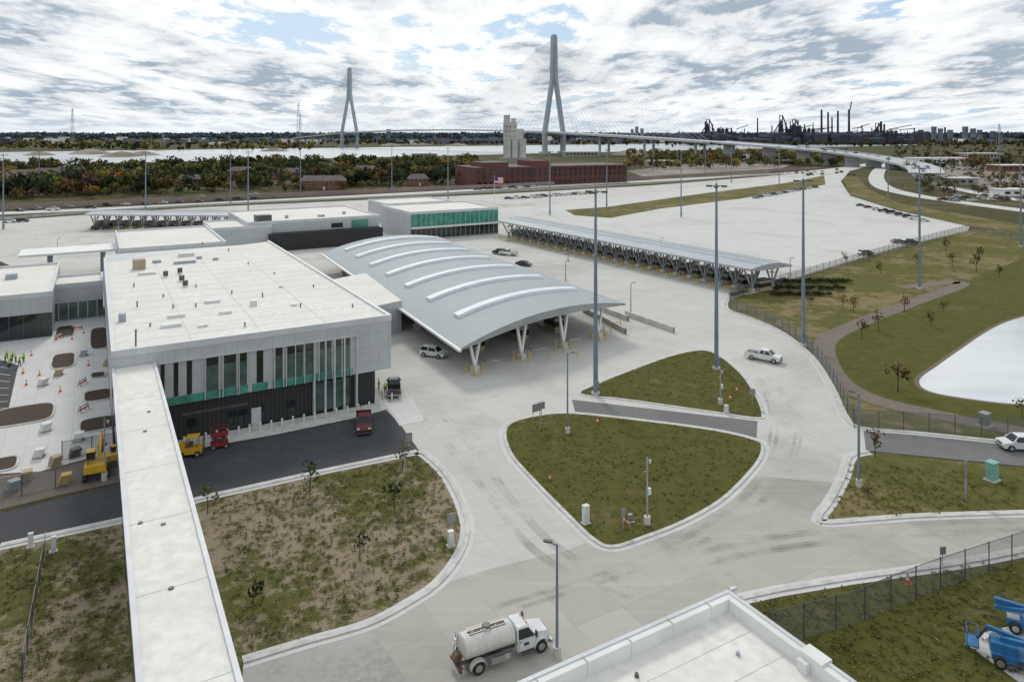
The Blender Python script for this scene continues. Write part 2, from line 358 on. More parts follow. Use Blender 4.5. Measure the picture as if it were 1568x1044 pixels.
road('ramp_road',[(1375,244),(1352,256),(1342,270),(1352,286),(1400,299),(1480,311),(1640,332)],12,.045)
road('ramp_road',[(1568,300),(1480,290),(1420,278),(1400,262),(1400,245)],8,.045,'asphalt2')
road('ramp_road',[(1640,318),(1520,300),(1440,285)],9,.05,'lot')
road('highway',[(-100,331),(200,318),(500,303),(750,290),(1000,277),(1250,262),(1340,250)],14,.045,'lot')
sheet('gravel_yard',PX([(1400,252),(1568,248),(1700,262),(1700,310),(1500,285),(1410,268)]),.02,'gravyard')
sheet('gravel_yard',PX([(960,262),(1060,250),(1230,246),(1180,264),(1000,276)]),.02,'gravyard')
sheet('gravel_yard',PX([(30,255),(250,252),(240,258),(20,262)]),.02,'gravyard')
m=MB(); 
P=cr(PX([(-100,325),(0,322),(300,308),(750,288),(1000,274),(1250,259)])); m.ribbon(P,.5,0,2.6,'barrier'); m.obj('barrier_wall')
m=MB(); P=cr(PX([(-100,341),(0,336),(300,316),(750,295),(1000,281),(1200,266)])); m.ribbon(P,.4,0,1.0,'kerb'); m.obj('barrier_wall')
m=MB()
def tm(pts,w=.4,z=.06):
    m.ribbon(cr(PX(pts)),w,0,z,'tyre')
for j,d in enumerate((0,9,38,48)):
    tm([(640+d,640),(690+d*.9,690),(745+d*.8,760),(800+d,830),(870+d*1.3,880),(960+d,915)],.4,.06+j*.003)
    tm([(1160-d*.2,560),(1215-d*.8,620),(1225-d,680),(1180-d*.9,760),(1080-d,830),(960-d,880),(800-d,930)],.4,.075+j*.003)
    tm([(960,900-d*.5),(1150,850-d*.5),(1350,825-d*.45),(1600,812-d*.4)],.4,.09+j*.003)
m.obj('tyre_marks')

# ------------------------------------------------------------------ main buildings
def bldg(name,s0,s1,t0,t1,h,wall='panel',roof='white',par=.5,z0=0,pw=.35):
    e=empty(name)
    m=MB(); m.bst(s0,s1,t0,t1,z0,h-.02,wall); m.obj('walls',e)
    m=MB(); m.prism([S(s0+pw,t0+pw),S(s1-pw,t0+pw),S(s1-pw,t1-pw),S(s0+pw,t1-pw)],h,h,roof); m.obj('roof',e)
    m=MB()
    for a in ((s0-.04,s1+.04,t0-.04,t0+pw),(s0-.04,s1+.04,t1-pw,t1+.04),(s0-.04,s0+pw,t0+pw,t1-pw),(s1-pw,s1+.04,t0+pw,t1-pw)):
        m.bst(*a,h-.35,h+par,'parapet')
    m.obj('parapet',e); return e
Lf=-34.8
main=empty('inspection_building')
m=MB(); m.bst(Lf,0,0,78,4.7,11.9,'panel'); m.obj('upper_walls',main)
m=MB(); m.bst(Lf+.2,-2.2,.5,78,0,4.7,'black'); m.obj('lower_walls',main)
m=MB(); m.prism([S(Lf+.4,.4),S(-.4,.4),S(-.4,83),S(Lf+.4,70)],12.0,12.0,'white'); m.obj('roof',main)
m=MB(); m.bst(Lf+.3,0-.02,77.9,82,0,11.8,'panel'); 
for a in ((Lf-.06,.06,-.06,.4),(Lf-.06,Lf+.4,.4,72),(-.4,.06,.4,83)): m.bst(*a,11.5,12.3,'parapet')
m.obj('parapet',main)
def fs(u):
    k=(u-784)/F; return (17.2+103.1*k)/(.866-.5*k)
m=MB()
wins=[(246,252,0),(266,273,0),(286,294,0),(316,334,1),(343,361,1),(367,378,1),(393,403,0),(422,432,1),(440,464,1),(467,480,1),(490,507,1),(512,535,1)]
for a,b_,w in wins:
    s0,s1=fs(a),fs(b_)
    m.bst(s0,s1,-.05,.2,5.75,9.95,'greenglass' if w else 'darkglass')
    m.bst(s0,s1,-.07,.2,8.9,9.95,'darkglass')
m.obj('upper_windows',main)
m=MB(); 
for a,b_ in ((246,300),(300,380),(386,410),(418,485),(486,540)): m.bst(fs(a),fs(b_),-.04,.1,4.75,5.72,'teal')
m.obj('teal_spandrel',main)
m=MB()
for u in (314,336,341,363,366,420,434,438,452,466,481,488,498,509,523,537,548):
    m.bst(fs(u)-.05,fs(u)+.05,-.25,0,4.7,10.0,'fin')
m.bst(Lf,fs(549),-.3,-.02,9.98,10.15,'fin')
for s0,s1 in ((480,486),(497,500),(511,514),(526,530),(545,548)): m.bst(fs(s0),fs(s0)+.22,-.2,.48,.2,10,'fin')
m.obj('window_mullions',main)
m=MB(); m.bst(fs(482),fs(536),.30,.55,.5,4.3,'greenglass')
for u in (286,350,366,392,440): m.bst(fs(u),fs(u)+1.1,.44,.55,.1,2.5,'darkglass')
m.bst(fs(386),fs(386)+1.2,.40,.6,.05,2.4,'fin'); m.bst(fs(280),fs(380),.42,.55,3.0,3.3,'dsteel')
m.obj('entrance_doors',main)
m=MB()
def rt(u,v,dx,dy,h,k='steel'): 
    s,t=WST(u,v,12); m.bst(s-dx/2,s+dx/2,t-dy/2,t+dy/2,12.01,12+h,k)
for a in [(213,412,2.2,1.8,1.9,'tan'),(285,392,3,2,.7,'cab'),(283,403,4,1.2,.5),(240,402,1.5,1.5,.5),(325,463,2.2,1.4,.4,'cab'),(345,480,1.6,1,.4,'cab'),(270,485,2.2,1.2,.4,'cab'),(262,500,2.5,1.2,.4,'cab'),(388,468,.9,.9,.8,'cab'),(187,492,.9,.9,1.1),(225,420,3,1.5,.4,'cab'),(330,398,1,1,.5),(305,396,1,1,.5),(450,468,.8,.8,.3,'cab'),(430,440,.6,.6,.3,'cab'),(310,500,1.2,.8,.3,'cab')]:
    rt(*a)
for u,v,h in [(265,472,.5),(300,470,.5),(275,430,1.2),(210,470,.8),(355,450,.5),(402,455,.6),(250,455,.4),(460,470,.5),(208,530,2),(205,440,.6),(310,375,.6),(350,385,.6),(380,405,.4),(230,500,.4),(375,500,.5),(540,470,.4),(480,440,.4),(420,420,.3),(300,440,.4)]:
    x,y=W(u,v,12); m.cyl((x,y,12),(x,y,12+h),.10,.10,8,'dsteel'); m.cyl((x,y,12+h),(x,y,12+h+.12),.2,.16,8,'steel')
for u,v in [(275,432),(280,440),(250,425),(272,420)]:
    s,t=WST(u,v,12); m.bst(s,s+.8,t,t+.5,12.2,13.1,'dsteel')
m.obj('rooftop_equipment',main)
m=MB()
for i in range(1,17): m.bst(Lf+.5,-.5,i*4.6,i*4.6+.07,12.004,12.012,'kerb')
for s_ in (-26,-17.5,-9): m.bst(s_,s_+.07,.5,70,12.013,12.02,'kerb')
m.obj('membrane_laps',main)
m=MB(); 
c=[W(497,430,6),W(560,418,6),W(615,460,6),W(570,470,6)]; m.prism(c,0,6,'panel','white'); m.obj('low_annex')
e=empty('elevated_walkway')
sw=4.5
m=MB(); m.bst(Lf+.1,Lf+.1+sw,-110,-.1,7.0,10.1,'panel'); m.obj('enclosure',e)
m=MB(); m.bst(Lf+.3,Lf-.1+sw,-110,-.1,10.1,10.22,'white'); 
for i in range(12): m.bst(Lf+.33,Lf-.13+sw,-i*9.2-3,-i*9.2-2.95,10.225,10.232,'kerb')
m.obj('roof',e)
m=MB(); m.bst(Lf,Lf+.32,-110,-.1,9.9,10.38,'parapet'); m.bst(Lf-.1+sw,Lf+.2+sw,-110,-.1,9.9,10.38,'parapet'); m.obj('roof_edge',e)
m=MB()
for t in (-8,-28,-48,-62):
    m.bst(Lf+.6,Lf+1.2,t,t+.6,0,7,'dsteel'); m.bst(Lf+3.4,Lf+4,t,t+.6,0,7,'dsteel')
m.obj('piers',e)
m=MB(); m.bst(Lf+.02,Lf+.12,-108,-2,7.6,9.4,'darkglass'); m.obj('windows',e)
m=MB()
for u,v in ((222,660),(250,802),(228,630),(215,800),(262,900)):
    x,y=W(u,v,10.25); m.cyl((x,y,10.2),(x,y,10.30),.18,.16,10,'dsteel')
m.obj('roof_drains',e)

s,t=WST(183,384,10); bldg('rear_annex',s,s+24,t,t+38,10)
s,t=WST(325,352,8); bldg('rear_annex',s,s+18,t,t+22,8)
s,t=WST(380,343,9); e=bldg('border_office_building',s,s+44,t,t+40,9)
m=MB(); m.bst(s+6,s+44,t-4,t,0,5.6,'black'); m.obj('lower_walls',e)
m=MB(); m.bst(s+3,s+8,t+3,t+7,9.02,11.2,'dsteel'); m.bst(s+14,s+15,t+10,t+11,9.02,10,'steel'); m.bst(s+25,s+27,t+8,t+10,9.02,9.8,'steel'); m.bst(s+35,s+36,t+13,t+14,9.02,9.9,'steel'); m.obj('rooftop_equipment',e)
m=MB(); m.bst(s+.5,s+3,t-.06,t+.1,5,7.5,'darkglass'); m.bst(s+27,s+31,t-.06,t+.1,6,7.6,'darkglass'); m.bst(s+34,s+40,t-.06,t+.1,5,8.2,'teal'); m.obj('windows',e)
s,t=WST(628,327,9.5); e=bldg('glass_entrance_pavilion',s,s+36,t,t+30,9.5,'panel','white')
m=MB(); m.bst(s+.2,s+35.8,t-.12,t,4.6,9.0,'tealp'); m.bst(s+.2,s+35.8,t-.10,t,.2,4.0,'darkglass'); m.obj('glass_wall',e)
m=MB()
for i in range(19): m.bst(s+i*1.98+.1,s+i*1.98+.2,t-.3,t-.12,0,9.1,'fin')
m.bst(s,s+36,t-2.5,t-.3,4.1,4.5,'white'); m.obj('mullions',e)
s,t=WST(600,312,9); bldg('rear_annex',s,s+30,t+6,t+30,8)
s,t=WST(80,450,8); e=bldg('pedestrian_hall',s-55,s,t,t+36,8)
m=MB(); m.bst(s-55,s+.02,t-.1,t,.2,4.6,'darkglass'); 
for i in range(24): m.bst(s-54+i*2.25,s-53.88+i*2.25,t-.22,t-.1,.2,4.6,'dsteel')
m.obj('glass_wall',e)
m=MB(); m.bst(s-20,s-16,t+12,t+15,8.02,9.2,'steel'); m.bst(s-9,s-7,t+20,t+22,8.02,9,'steel'); m.obj('rooftop_equipment',e)
s2,t2=WST(80,440,7); e=bldg('connector_building',s2-2,Lf-.1,t2,t2+11,7)
m=MB(); m.bst(s,Lf-.2,t2-.1,t2,.2,3.6,'greenglass')
i=s+.5
while i<Lf-.4: m.bst(i,i+.15,t2-.25,t2-.1,.2,3.7,'fin'); i+=1.7
m.obj('glass_wall',e)
m=MB(); s,t=WST(27,392,7.5); m.bst(s,s+26,t,t+12,7.0,7.5,'whitew')
for q in (6,18): m.bst(s+q,s+q+1.2,t+5,t+6.2,0,7,'steel')
m.obj('flat_canopy')

# ------------------------------------------------------------------ vaulted canopy
C0=(-7.95,111.7); EE=(29.0,24.9); AA=(-44.9,89.7)
def vz(p): return 4.8+1.2*p+2.5*(4*p*(1-p))*(1-.15*p)
def VP(p,q,dz=0): return (C0[0]+p*EE[0]+q*AA[0],C0[1]+p*EE[1]+q*AA[1],vz(p)+dz)
def th(p): return .35+1.0*(4*p*(1-p))**.7
e=empty('vaulted_inspection_canopy')
m=MB(); n=28
for i in range(n):
    p0,p1=i/n,(i+1)/n
    m.face([VP(p0,0),VP(p1,0),VP(p1,1),VP(p0,1)],'vault')
m.obj('roof',e,smooth=False)
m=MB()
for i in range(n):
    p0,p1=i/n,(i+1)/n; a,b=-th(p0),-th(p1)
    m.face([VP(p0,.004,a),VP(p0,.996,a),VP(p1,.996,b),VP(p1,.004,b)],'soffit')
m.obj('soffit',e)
m=MB()
for i in range(n):
    p0,p1=i/n,(i+1)/n; a,b=-th(p0),-th(p1)
    for q,qi in ((0,.004),(1,.996)):
        m.face([VP(p0,q,.06),VP(p0,qi,a),VP(p1,qi,b),VP(p1,q,.06)],'fascia')
m.beam(VP(-.004,-.002,-.1),VP(-.004,1.002,-.1),.5,.35,'whitew'); m.beam(VP(1.004,-.002,-.1),VP(1.004,1.002,-.1),.4,.35,'fascia')
m.obj('fascia',e)
m=MB()
for q in (.125,.265,.40,.535,.67,.80,.92):
    k=20
    for i in range(k):
        p0=.13+(.90-.13)*i/k; p1=.13+(.90-.13)*(i+1)/k; w=.011
        ring=lambda p:[VP(p,q-w,-.05),VP(p,q+w,-.05),VP(p,q+w*.9,.55),VP(p,q-w*.9,.55)]
        a,b=ring(p0),ring(p1); m.hexa([a[0],b[0],b[1],a[1]],[a[3],b[3],b[2],a[2]],'sky')
m.obj('skylights',e)
m=MB()
for q in (.02,.3,.6,.9):
    for p in (.10,.36,.62,.86):
        bxp=VP(p,q)
        m.box((bxp[0],bxp[1],0),(1.1,1.1,1.0),'kerb',.7)
        for dp in (-.028,.028):
            tp=VP(p+dp,q); m.beam((bxp[0],bxp[1],.9),(tp[0],tp[1],vz(p+dp)-th(p+dp)+.1),.38,.38,'whitew')
m.obj('columns',e)
m=MB()
for q in (.12,.42,.72):
    for p in (.23,.5,.74):
        x,y,_=VP(p,q); an=math.atan2(AA[1],AA[0])
        m.box((x,y,.15),(4.5,2.0,2.6),'tan',an); m.box((x,y,1.1),(4.6,2.1,1.0),'darkglass',an); m.box((x,y,2.75),(5,2.5,.2),'dsteel',an); m.box((x,y,.02),(16,2.6,.15),'kerb',an)
m.obj('inspection_booths',e)
bm=MB(); bm.cyl((0,0,0),(0,0,1.0),.11,.11,10,'yellow'); bm.cyl((0,0,1.0),(0,0,1.08),.11,.05,10,'yellow'); bm.cyl((0,0,0),(0,0,.04),.2,.2,10,'kerb')
wm=MB(); wm.cyl((0,0,0),(0,0,.95),.13,.13,10,'cab'); wm.cyl((0,0,.95),(0,0,1.03),.13,.06,10,'cab'); wm.cyl((0,0,0),(0,0,.04),.22,.22,10,'kerb')
x,y=W(728,576); yb=bm.obj('bollard',loc=(x,y,0))
for p in (.10,.36,.62,.86):
    for dx,dy in ((-1.3,-1.3),(1.3,-1.3),(-1.3,1.3),(1.3,1.3),(0,-2)):
        X=VP(p,.02); copy(yb,(X[0]+dx,X[1]+dy,0))
for u,v in ((925,505),(935,508),(945,500),(885,545),(840,555),(950,497)): copy(yb,(*W(u,v),0))
x,y=W(268,690); wb=wm.obj('bollard',loc=(x,y,.1))
for i in range(19):
    f=i/18; u=282+f*300; v=686-f*58; copy(wb,(*W(u,v-4),.1))
for u,v in ((560,632),(575,618),(585,608),(600,612),(612,610)): copy(wb,(*W(u,v),0))
m=MB()
for pts in ([(893,478),(922,492),(958,512)],[(958,484),(990,495),(1032,510)],[(905,470),(935,482),(962,492)]):
    m.ribbon(PX(pts),.4,0,1.1,'kerb')
m.obj('concrete_barrier')

# ------------------------------------------------------------------ lane canopy with booths
def lane_canopy(name,f0,f1,width,z,nb,booth='tan',rise=.75):
    e=empty(name); f0=Vector(f0);f1=Vector(f1); L=(f1-f0); wv=Vector((-L.y,L.x)).normalized()
    if wv.y<0: wv=-wv
    wv=wv*width; n=10
    def Q(p,q,dz=0): 
        zz=z+rise*(4*p*(1-p))-.7*max(0,p-.75)*4*.5
        return (f0.x+wv.x*p+L.x*q,f0.y+wv.y*p+L.y*q,zz+dz)
    m=MB()
    for i in range(n):
        p0,p1=i/n,(i+1)/n
        m.face([Q(p0,0),Q(p1,0),Q(p1,1),Q(p0,1)],'lroof'); m.face([Q(p0,0,-.35),Q(p0,1,-.35),Q(p1,1,-.35),Q(p1,0,-.35)],'soffit')
        for q in (0,1): m.face([Q(p0,q),Q(p1,q),Q(p1,q,-.35-1.1*(4*p1*(1-p1))),Q(p0,q,-.35-1.1*(4*p0*(1-p0)))],'fascia')
    for p in (0,1): m.beam(Q(p,0,-.15),Q(p,1,-.15),.25,.45,'fascia')
    for i in range(3): m.beam(Q(.3+.2*i,0,.25),Q(.3+.2*i,1,.25),.08,.12,'steel')
    m.obj('roof',e)
    m=MB(); m2=MB(); ang=math.atan2(wv.y,wv.x); m3=MB()
    for i in range(nb):
        q=(i+.5)/nb
        for p,sg in ((.22,-1),(.72,1)):
            b=Q(p,q); m.box((b[0],b[1],0),(1.2,1.0,1.0),'kerb',ang)
            t=Q(p-.19,q,-.3); t2=Q(p+.19,q,-.3)
            m.beam((b[0],b[1],.9),t,.3,.3,'steel'); m.beam((b[0],b[1],.9),t2,.3,.3,'steel'); m.beam((b[0],b[1],.9),Q(p,q,-.3),.3,.3,'steel')
            mid1=Vector((b[0],b[1],.9)).lerp(Vector(t),.6); mid2=Vector((b[0],b[1],.9)).lerp(Vector(t2),.6); m.beam(mid1,mid2,.2,.2,'steel')
        b=Q(.47,q); m2.box((b[0],b[1],.15),(4,2,2.5),booth,ang); m2.box((b[0],b[1],1.1),(4.1,2.1,1.0),'darkglass',ang); m2.box((b[0],b[1],2.65),(4.4,2.4,.25),'dsteel',ang)
        b=Q(.45,q); m2.box((b[0],b[1],.03),(width*1.1,1.5,.15),'kerb',ang)
        for p in (-.03,.05,.12):
            b=Q(p,q); m3.cyl((b[0],b[1],.1),(b[0],b[1],1.2),.16,.16,8,'yellow')
    m.obj('columns',e); m2.obj('booths',e); m3.obj('yellow_posts',e); return e
f0=W(1150,413,6.2); f1=W(762,338,6.2); dv=(Vector(f1)-Vector(f0)).normalized()
M['lroof']=ribbed('lane_canopy_roof',(.46,.50,.53),(dv.x,dv.y,0),1.3,.22,.75,.6,.0,spec=.25)
lane_canopy('primary_inspection_lanes',f0,f1,15,6.2,23)
g0=W(395,330,6.2); g1=W(128,328,6.2); lane_canopy('exit_inspection_lanes',g0,g1,15,6.0,14)

# ------------------------------------------------------------------ foreground building
e=empty('foreground_building')
cx,cy=W(1115,905,10); s0,t0=ST(cx,cy)
m=MB(); m.bst(s0-45,s0,t0-40,t0,0,9.2,'whitew'); m.obj('walls',e)
m=MB(); m.prism([S(s0-44.6,t0-40),S(s0-.5,t0-40),S(s0-.5,t0-.5),S(s0-44.6,t0-.5)],9.22,9.22,'white'); m.obj('roof',e)
m=MB()
m.bst(s0-45,s0+.05,t0-.55,t0+.05,9.0,10.0,'whitew'); m.bst(s0-.55,s0+.05,t0-40,t0-.55,9.0,9.995,'whitew')
m.obj('parapet',e,bevel=.03)
m=MB(); m.bst(s0-45,s0+.1,t0-.14,t0+.1,9.98,10.06,'parapet'); m.bst(s0-.14,s0+.1,t0-40,t0-.14,9.98,10.06,'parapet'); 
m.bst(s0-.9,s0-.56,t0-6.3,t0-5.7,9.22,9.8,'whitew'); m.bst(s0-.56,s0+.3,t0-7.0,t0-5.6,9.6,10.12,'whitew')
for i in range(9): m.bst(s0-44,s0-.6,t0-2.4-i*2.3,t0-2.36-i*2.3,9.222,9.228,'kerb')
for i in range(12): 
    m.bst(s0-2-i*3,s0-1.98-i*3,t0-.56,t0+.06,9.2,10.07,'kerb')
m.obj('coping',e)
m=MB(); x,y=W(975,1033,9.3); m.cyl((x,y,9.22),(x,y,9.42),.13,.1,10,'dsteel')
x,y=W(1130,1000,9.3); m.cyl((x,y,9.22),(x,y,9.4),.12,.1,10,'steel'); m.obj('roof_drains',e)
m=MB(); x,y=S(s0+.2,t0+.15); m.cyl((x,y,9.2),(x,y,10.1),.05,.05,8,'steel'); m.box((x+.25,y,9.9),(.5,.2,.18),'cab',.5); m.obj('security_camera',e)

# ------------------------------------------------------------------ poles
def highmast(name,x,y,h=30.0,r=.36,arms=3):
    m=MB(); m.cyl((0,0,0),(0,0,.5),.6,.6,12,'kerb'); m.cyl((0,0,.5),(0,0,h*.55),r,r*.72,12,'pole'); m.cyl((0,0,h*.55),(0,0,h),r*.72,r*.42,12,'pole')
    m.cyl((0,0,h-.6),(0,0,h-.3),.45,.45,12,'pole')
    for i in range(arms):
        a=2*math.pi*i/arms+.2; m.beam((0,0,h-.45),(1.0*math.cos(a),1.0*math.sin(a),h-.4),.1,.1,'pole'); m.box((1.35*math.cos(a),1.35*math.sin(a),h-.62),(.85,.5,.28),'dsteel',a)
    m.cyl((0,0,h),(0,0,h+.9),.04,.02,6,'pole')
    m.box((.35,0,1.2),(.3,.5,.8),'pole'); return m.obj(name,loc=(x,y,0))
hp=None
for u,v in ((912,605),(1097,566),(1230,530),(1408,443)):
    x,y=W(u,v)
    if hp is None: hp=highmast('high_mast_light',x,y)
    else: copy(hp,(x,y,0))
for u,v in ((929,318),(1043,333),(842,330),(223,338),(380,332),(353,312),(600,296),(686,305),(5,352),(1193,292),(1120,280),(1360,300),(1531,300),(1563,378),(1080,268),(1000,262),(1440,268),(60,300),(460,300)):
    copy(hp,(*W(u,v),0))
def lamp(name,x,y,h,rot=0,r=.12,base=True):
    m=MB(); m.cyl((0,0,0),(0,0,.8 if base else .1),.3,.3,12,'kerb'); m.cyl((0,0,.1),(0,0,h),r,r*.65,10,'pole')
    m.beam((0,0,h-.15),(.5,0,h+.02),.08,.08,'pole'); m.box((.7,0,h),(.6,.3,.12),'dsteel')
    return m.obj(name,loc=(x,y,0),rot=rot)
def pole_at(u,vt,vb,rot=0,**k):
    x,y=W(u,vb); h=38*(vb-vt)/(vb-205); return lamp('street_lamp',x,y,h,rot,**k)
pole_at(869,540,664); pole_at(1315,602,745,2.5,r=.16); pole_at(853,832,1006,2.8); pole_at(966,433,482); pole_at(866,400,430); pole_at(1210,395,425)
for u,vt,vb in ((870,375,400),(1012,365,392),(700,378,400),(88,365,385),(205,395,420)): pole_at(u,vt,vb,r=.09)
def cctv(u,vt,vb):
    x,y=W(u,vb); h=38*(vb-vt)/(vb-205); m=MB(); m.cyl((0,0,0),(0,0,.9),.32,.32,12,'kerb'); m.cyl((0,0,.9),(0,0,h),.1,.07,8,'steel')
    m.box((.22,0,h*.45),(.35,.3,.6),'cab'); m.cyl((.35,0,h-.3),(.35,0,h-.6),.14,.1,8,'cab'); m.beam((0,0,h-.25),(.4,0,h-.25),.05,.05,'steel'); m.beam((0,0,h*.8),(-.5,0,h*.8),.05,.05,'steel')
    m.obj('camera_pole',loc=(x,y,0),rot=.5)
cctv(991,700,804); cctv(1103,565,620); cctv(160,640,735)
def sign(u,vt,vb,w=.8,hh=.8,rot=0,k='signg',two=False):
    x,y=W(u,vb); h=38*(vb-vt)/(vb-205); m=MB(); m.cyl((0,0,0),(0,0,h),.045,.045,6,'steel')
    if two: m.cyl((w*.8,0,0),(w*.8,0,h),.06,.06,6,'steel')
    m.box((w*.4 if two else 0,-.06,h-hh),(w,.03,hh),k); m.obj('traffic_sign',loc=(x,y,0),rot=rot)
sign(816,619,660,1.4,1.0,.6,two=True); sign(829,615,652,.9,.9,.3); sign(954,778,812,.5,.8,.5); sign(1478,708,766,.9,1.8,.9,two=True); sign(1443,836,868,.6,.7,.2); sign(691,785,822,.8,.9,.4); sign(1152,595,622); sign(626,662,690,.8,1,.2)
def cabinet(u,v,h=1.5,k='cab',w=.7,rot=.5):
    m=MB(); m.box((0,0,0),(w+.25,w+.1,.15),'kerb'); m.box((0,0,.15),(w,w*.8,h-.3),k); m.box((0,0,h-.15),(w*1.08,w*.9,.1),k); m.box((0,-w*.42,.4),(w*.7,.03,h*.5),k)
    m.obj('utility_cabinet',loc=(*W(u,v),0),rot=rot,bevel=.02)
cabinet(897,802,1.9,w=.6); cabinet(690,836,1.5,w=.5); cabinet(1519,735,2.1,'tealbox',1.1); cabinet(1112,633,1.2,w=.5); cabinet(82,845,1.5,w=.4); cabinet(47,838,1.4,w=.4); cabinet(1508,652,1.8,'signg',1.2); cabinet(965,800,.9,'signg',.4)
cn=MB(); cn.box((0,0,0),(.42,.42,.04),'orange'); cn.cyl((0,0,.04),(0,0,.3),.16,.12,10,'orange'); cn.cyl((0,0,.3),(0,0,.48),.12,.08,10,'whitew'); cn.cyl((0,0,.48),(0,0,.75),.08,.03,10,'orange')
c0=cn.obj('traffic_cone',loc=(*W(842,735),0)); 
for u,v in ((955,801),(1390,893),(48,545),(60,575),(110,520),(35,572),(92,600),(128,510),(120,485),(135,560),(40,590),(915,648),(85,520),(1128,600),(1118,612)): copy(c0,(*W(u,v),0),0,scale=1.2)

# ------------------------------------------------------------------ fences
def fence(name,pts,h=2.4,sp=3.0,sm=True,tall=1):
    P=cr(PX(pts)) if sm else PX(pts)
    e=empty(name); m=MB(); ml=MB(); d=0; nxt=0
    for i in range(len(P)-1):
        a,b=Vector(P[i]),Vector(P[i+1]); L=(b-a).length
        while nxt<=d+L:
            q=a.lerp(b,(nxt-d)/L); m.cyl((q.x,q.y,0),(q.x,q.y,h+.1),.05,.05,6,'dsteel'); nxt+=sp
        d+=L
        m.cyl((a.x,a.y,h),(b.x,b.y,h),.03,.03,5,'dsteel'); m.cyl((a.x,a.y,.1),(b.x,b.y,.1),.02,.02,5,'dsteel')
        ml.face([(a.x,a.y,.05),(b.x,b.y,.05),(b.x,b.y,h),(a.x,a.y,h)],'link')
    m.obj('posts',e); ml.obj('mesh_panel',e)
fence('chain_link_fence',[(u+8,v+2) for u,v in fenceR])
fence('chain_link_fence',[(1308,655),(1400,660),(1480,666),(1560,672),(1640,680)],sm=False)
fence('chain_link_fence',[(1180,990),(1300,958),(1430,905),(1568,858),(1640,835)],2.6,3,False)
fence('chain_link_fence',[(1118,458),(1180,440),(1250,420),(1380,381),(1484,353),(1568,368)],2.4,4,False)
fence('chain_link_fence',[(34,1044),(55,930),(70,846)],2.0,3,False)
fence('chain_link_fence',[(-20,770),(60,755),(185,725)],2.2,3,False)
fence('chain_link_fence',[(95,705),(180,690)],2.2,3,False)

# ------------------------------------------------------------------ courtyard
sheet('courtyard_paving',PX([(-40,515),(30,512),(85,486),(163,480),(172,520),(180,690),(60,722),(-40,728)]),.035,'pave')
sheet('car_park',PX([(-40,535),(28,560),(10,640),(-40,660)]),.05,'asphalt')
sheet('construction_soil',PX([(-60,735),(60,722),(180,695),(185,738),(90,758),(-60,795)]),.03,'gravel')
def bed(u,v,L,wd,plants=0):
    s,t=WST(u,v); m=MB(); P=[]
    for i in range(24):
        a=i*math.pi/12; c_,s_=math.cos(a),math.sin(a)
        P.append(S(s+wd/2*math.copysign(abs(c_)**.5,c_),t+L/2*math.copysign(abs(s_)**.5,s_)))
    m.prism(P,.02,.14,'soil'); m.ribbon(P,.25,0,.19,'kerb',True); m.obj('planting_bed')
bed(36,636,7.5,7.0); bed(152,518,16,3.0); bed(97,553,9,3.4); bed(150,606,5,3.6); bed(150,650,5,4.2); bed(3,712,4,3); bed(100,508,9,3.2); bed(150,575,3,2)
m=MB()
for i in range(9): m.ribbon([W(-30,545+i*12),W(18-i*1.0,555+i*10)],.12,0,.06,'paint')
m.obj('parking_bay_marking')
m=MB(); m.box((0,0,.35),(1.8,.06,.22),'orange'); m.box((0,0,.75),(1.8,.06,.22),'whitew')
for sx in (-.8,.8): m.beam((sx,-.3,0),(sx,0,1.05),.06,.06,'dsteel'); m.beam((sx,.3,0),(sx,0,1.05),.06,.06,'dsteel')
b0=m.obj('barricade',loc=(*W(118,505),0),rot=.4)
for u,v,r in ((90,520,1.5),(126,590,1.6),(128,630,1.5)): copy(b0,(*W(u,v),0),r)
def pallet(u,v,rot,k):
    m=MB()
    for i in range(5): m.box((0,-.5+i*.25,.1),(1.2,.1,.03),'tan')
    for y in (-.45,0,.45): m.box((0,y,0),(1.2,.1,.1),'tan')
    for i in range(3): m.box((-.1+.1*i,0,.14+i*.3),(1.0,1.0,.28),k,.05*i)
    m.obj('material_pallet',loc=(*W(u,v),.04),rot=rot)
for a in ((60,700,.3,'cab'),(85,712,.9,'tan'),(140,715,.2,'steel'),(40,735,.5,'tan'),(20,750,.9,'steel'),(120,675,.4,'cab'),(180,640,.1,'steel'),(66,590,1,'cab'),(128,545,.4,'steel'),(100,740,.4,'yellow'),(115,700,.7,'dsteel'),(165,560,.2,'tan'),(90,575,.3,'tan'),(70,660,.8,'cab')): pallet(*a)

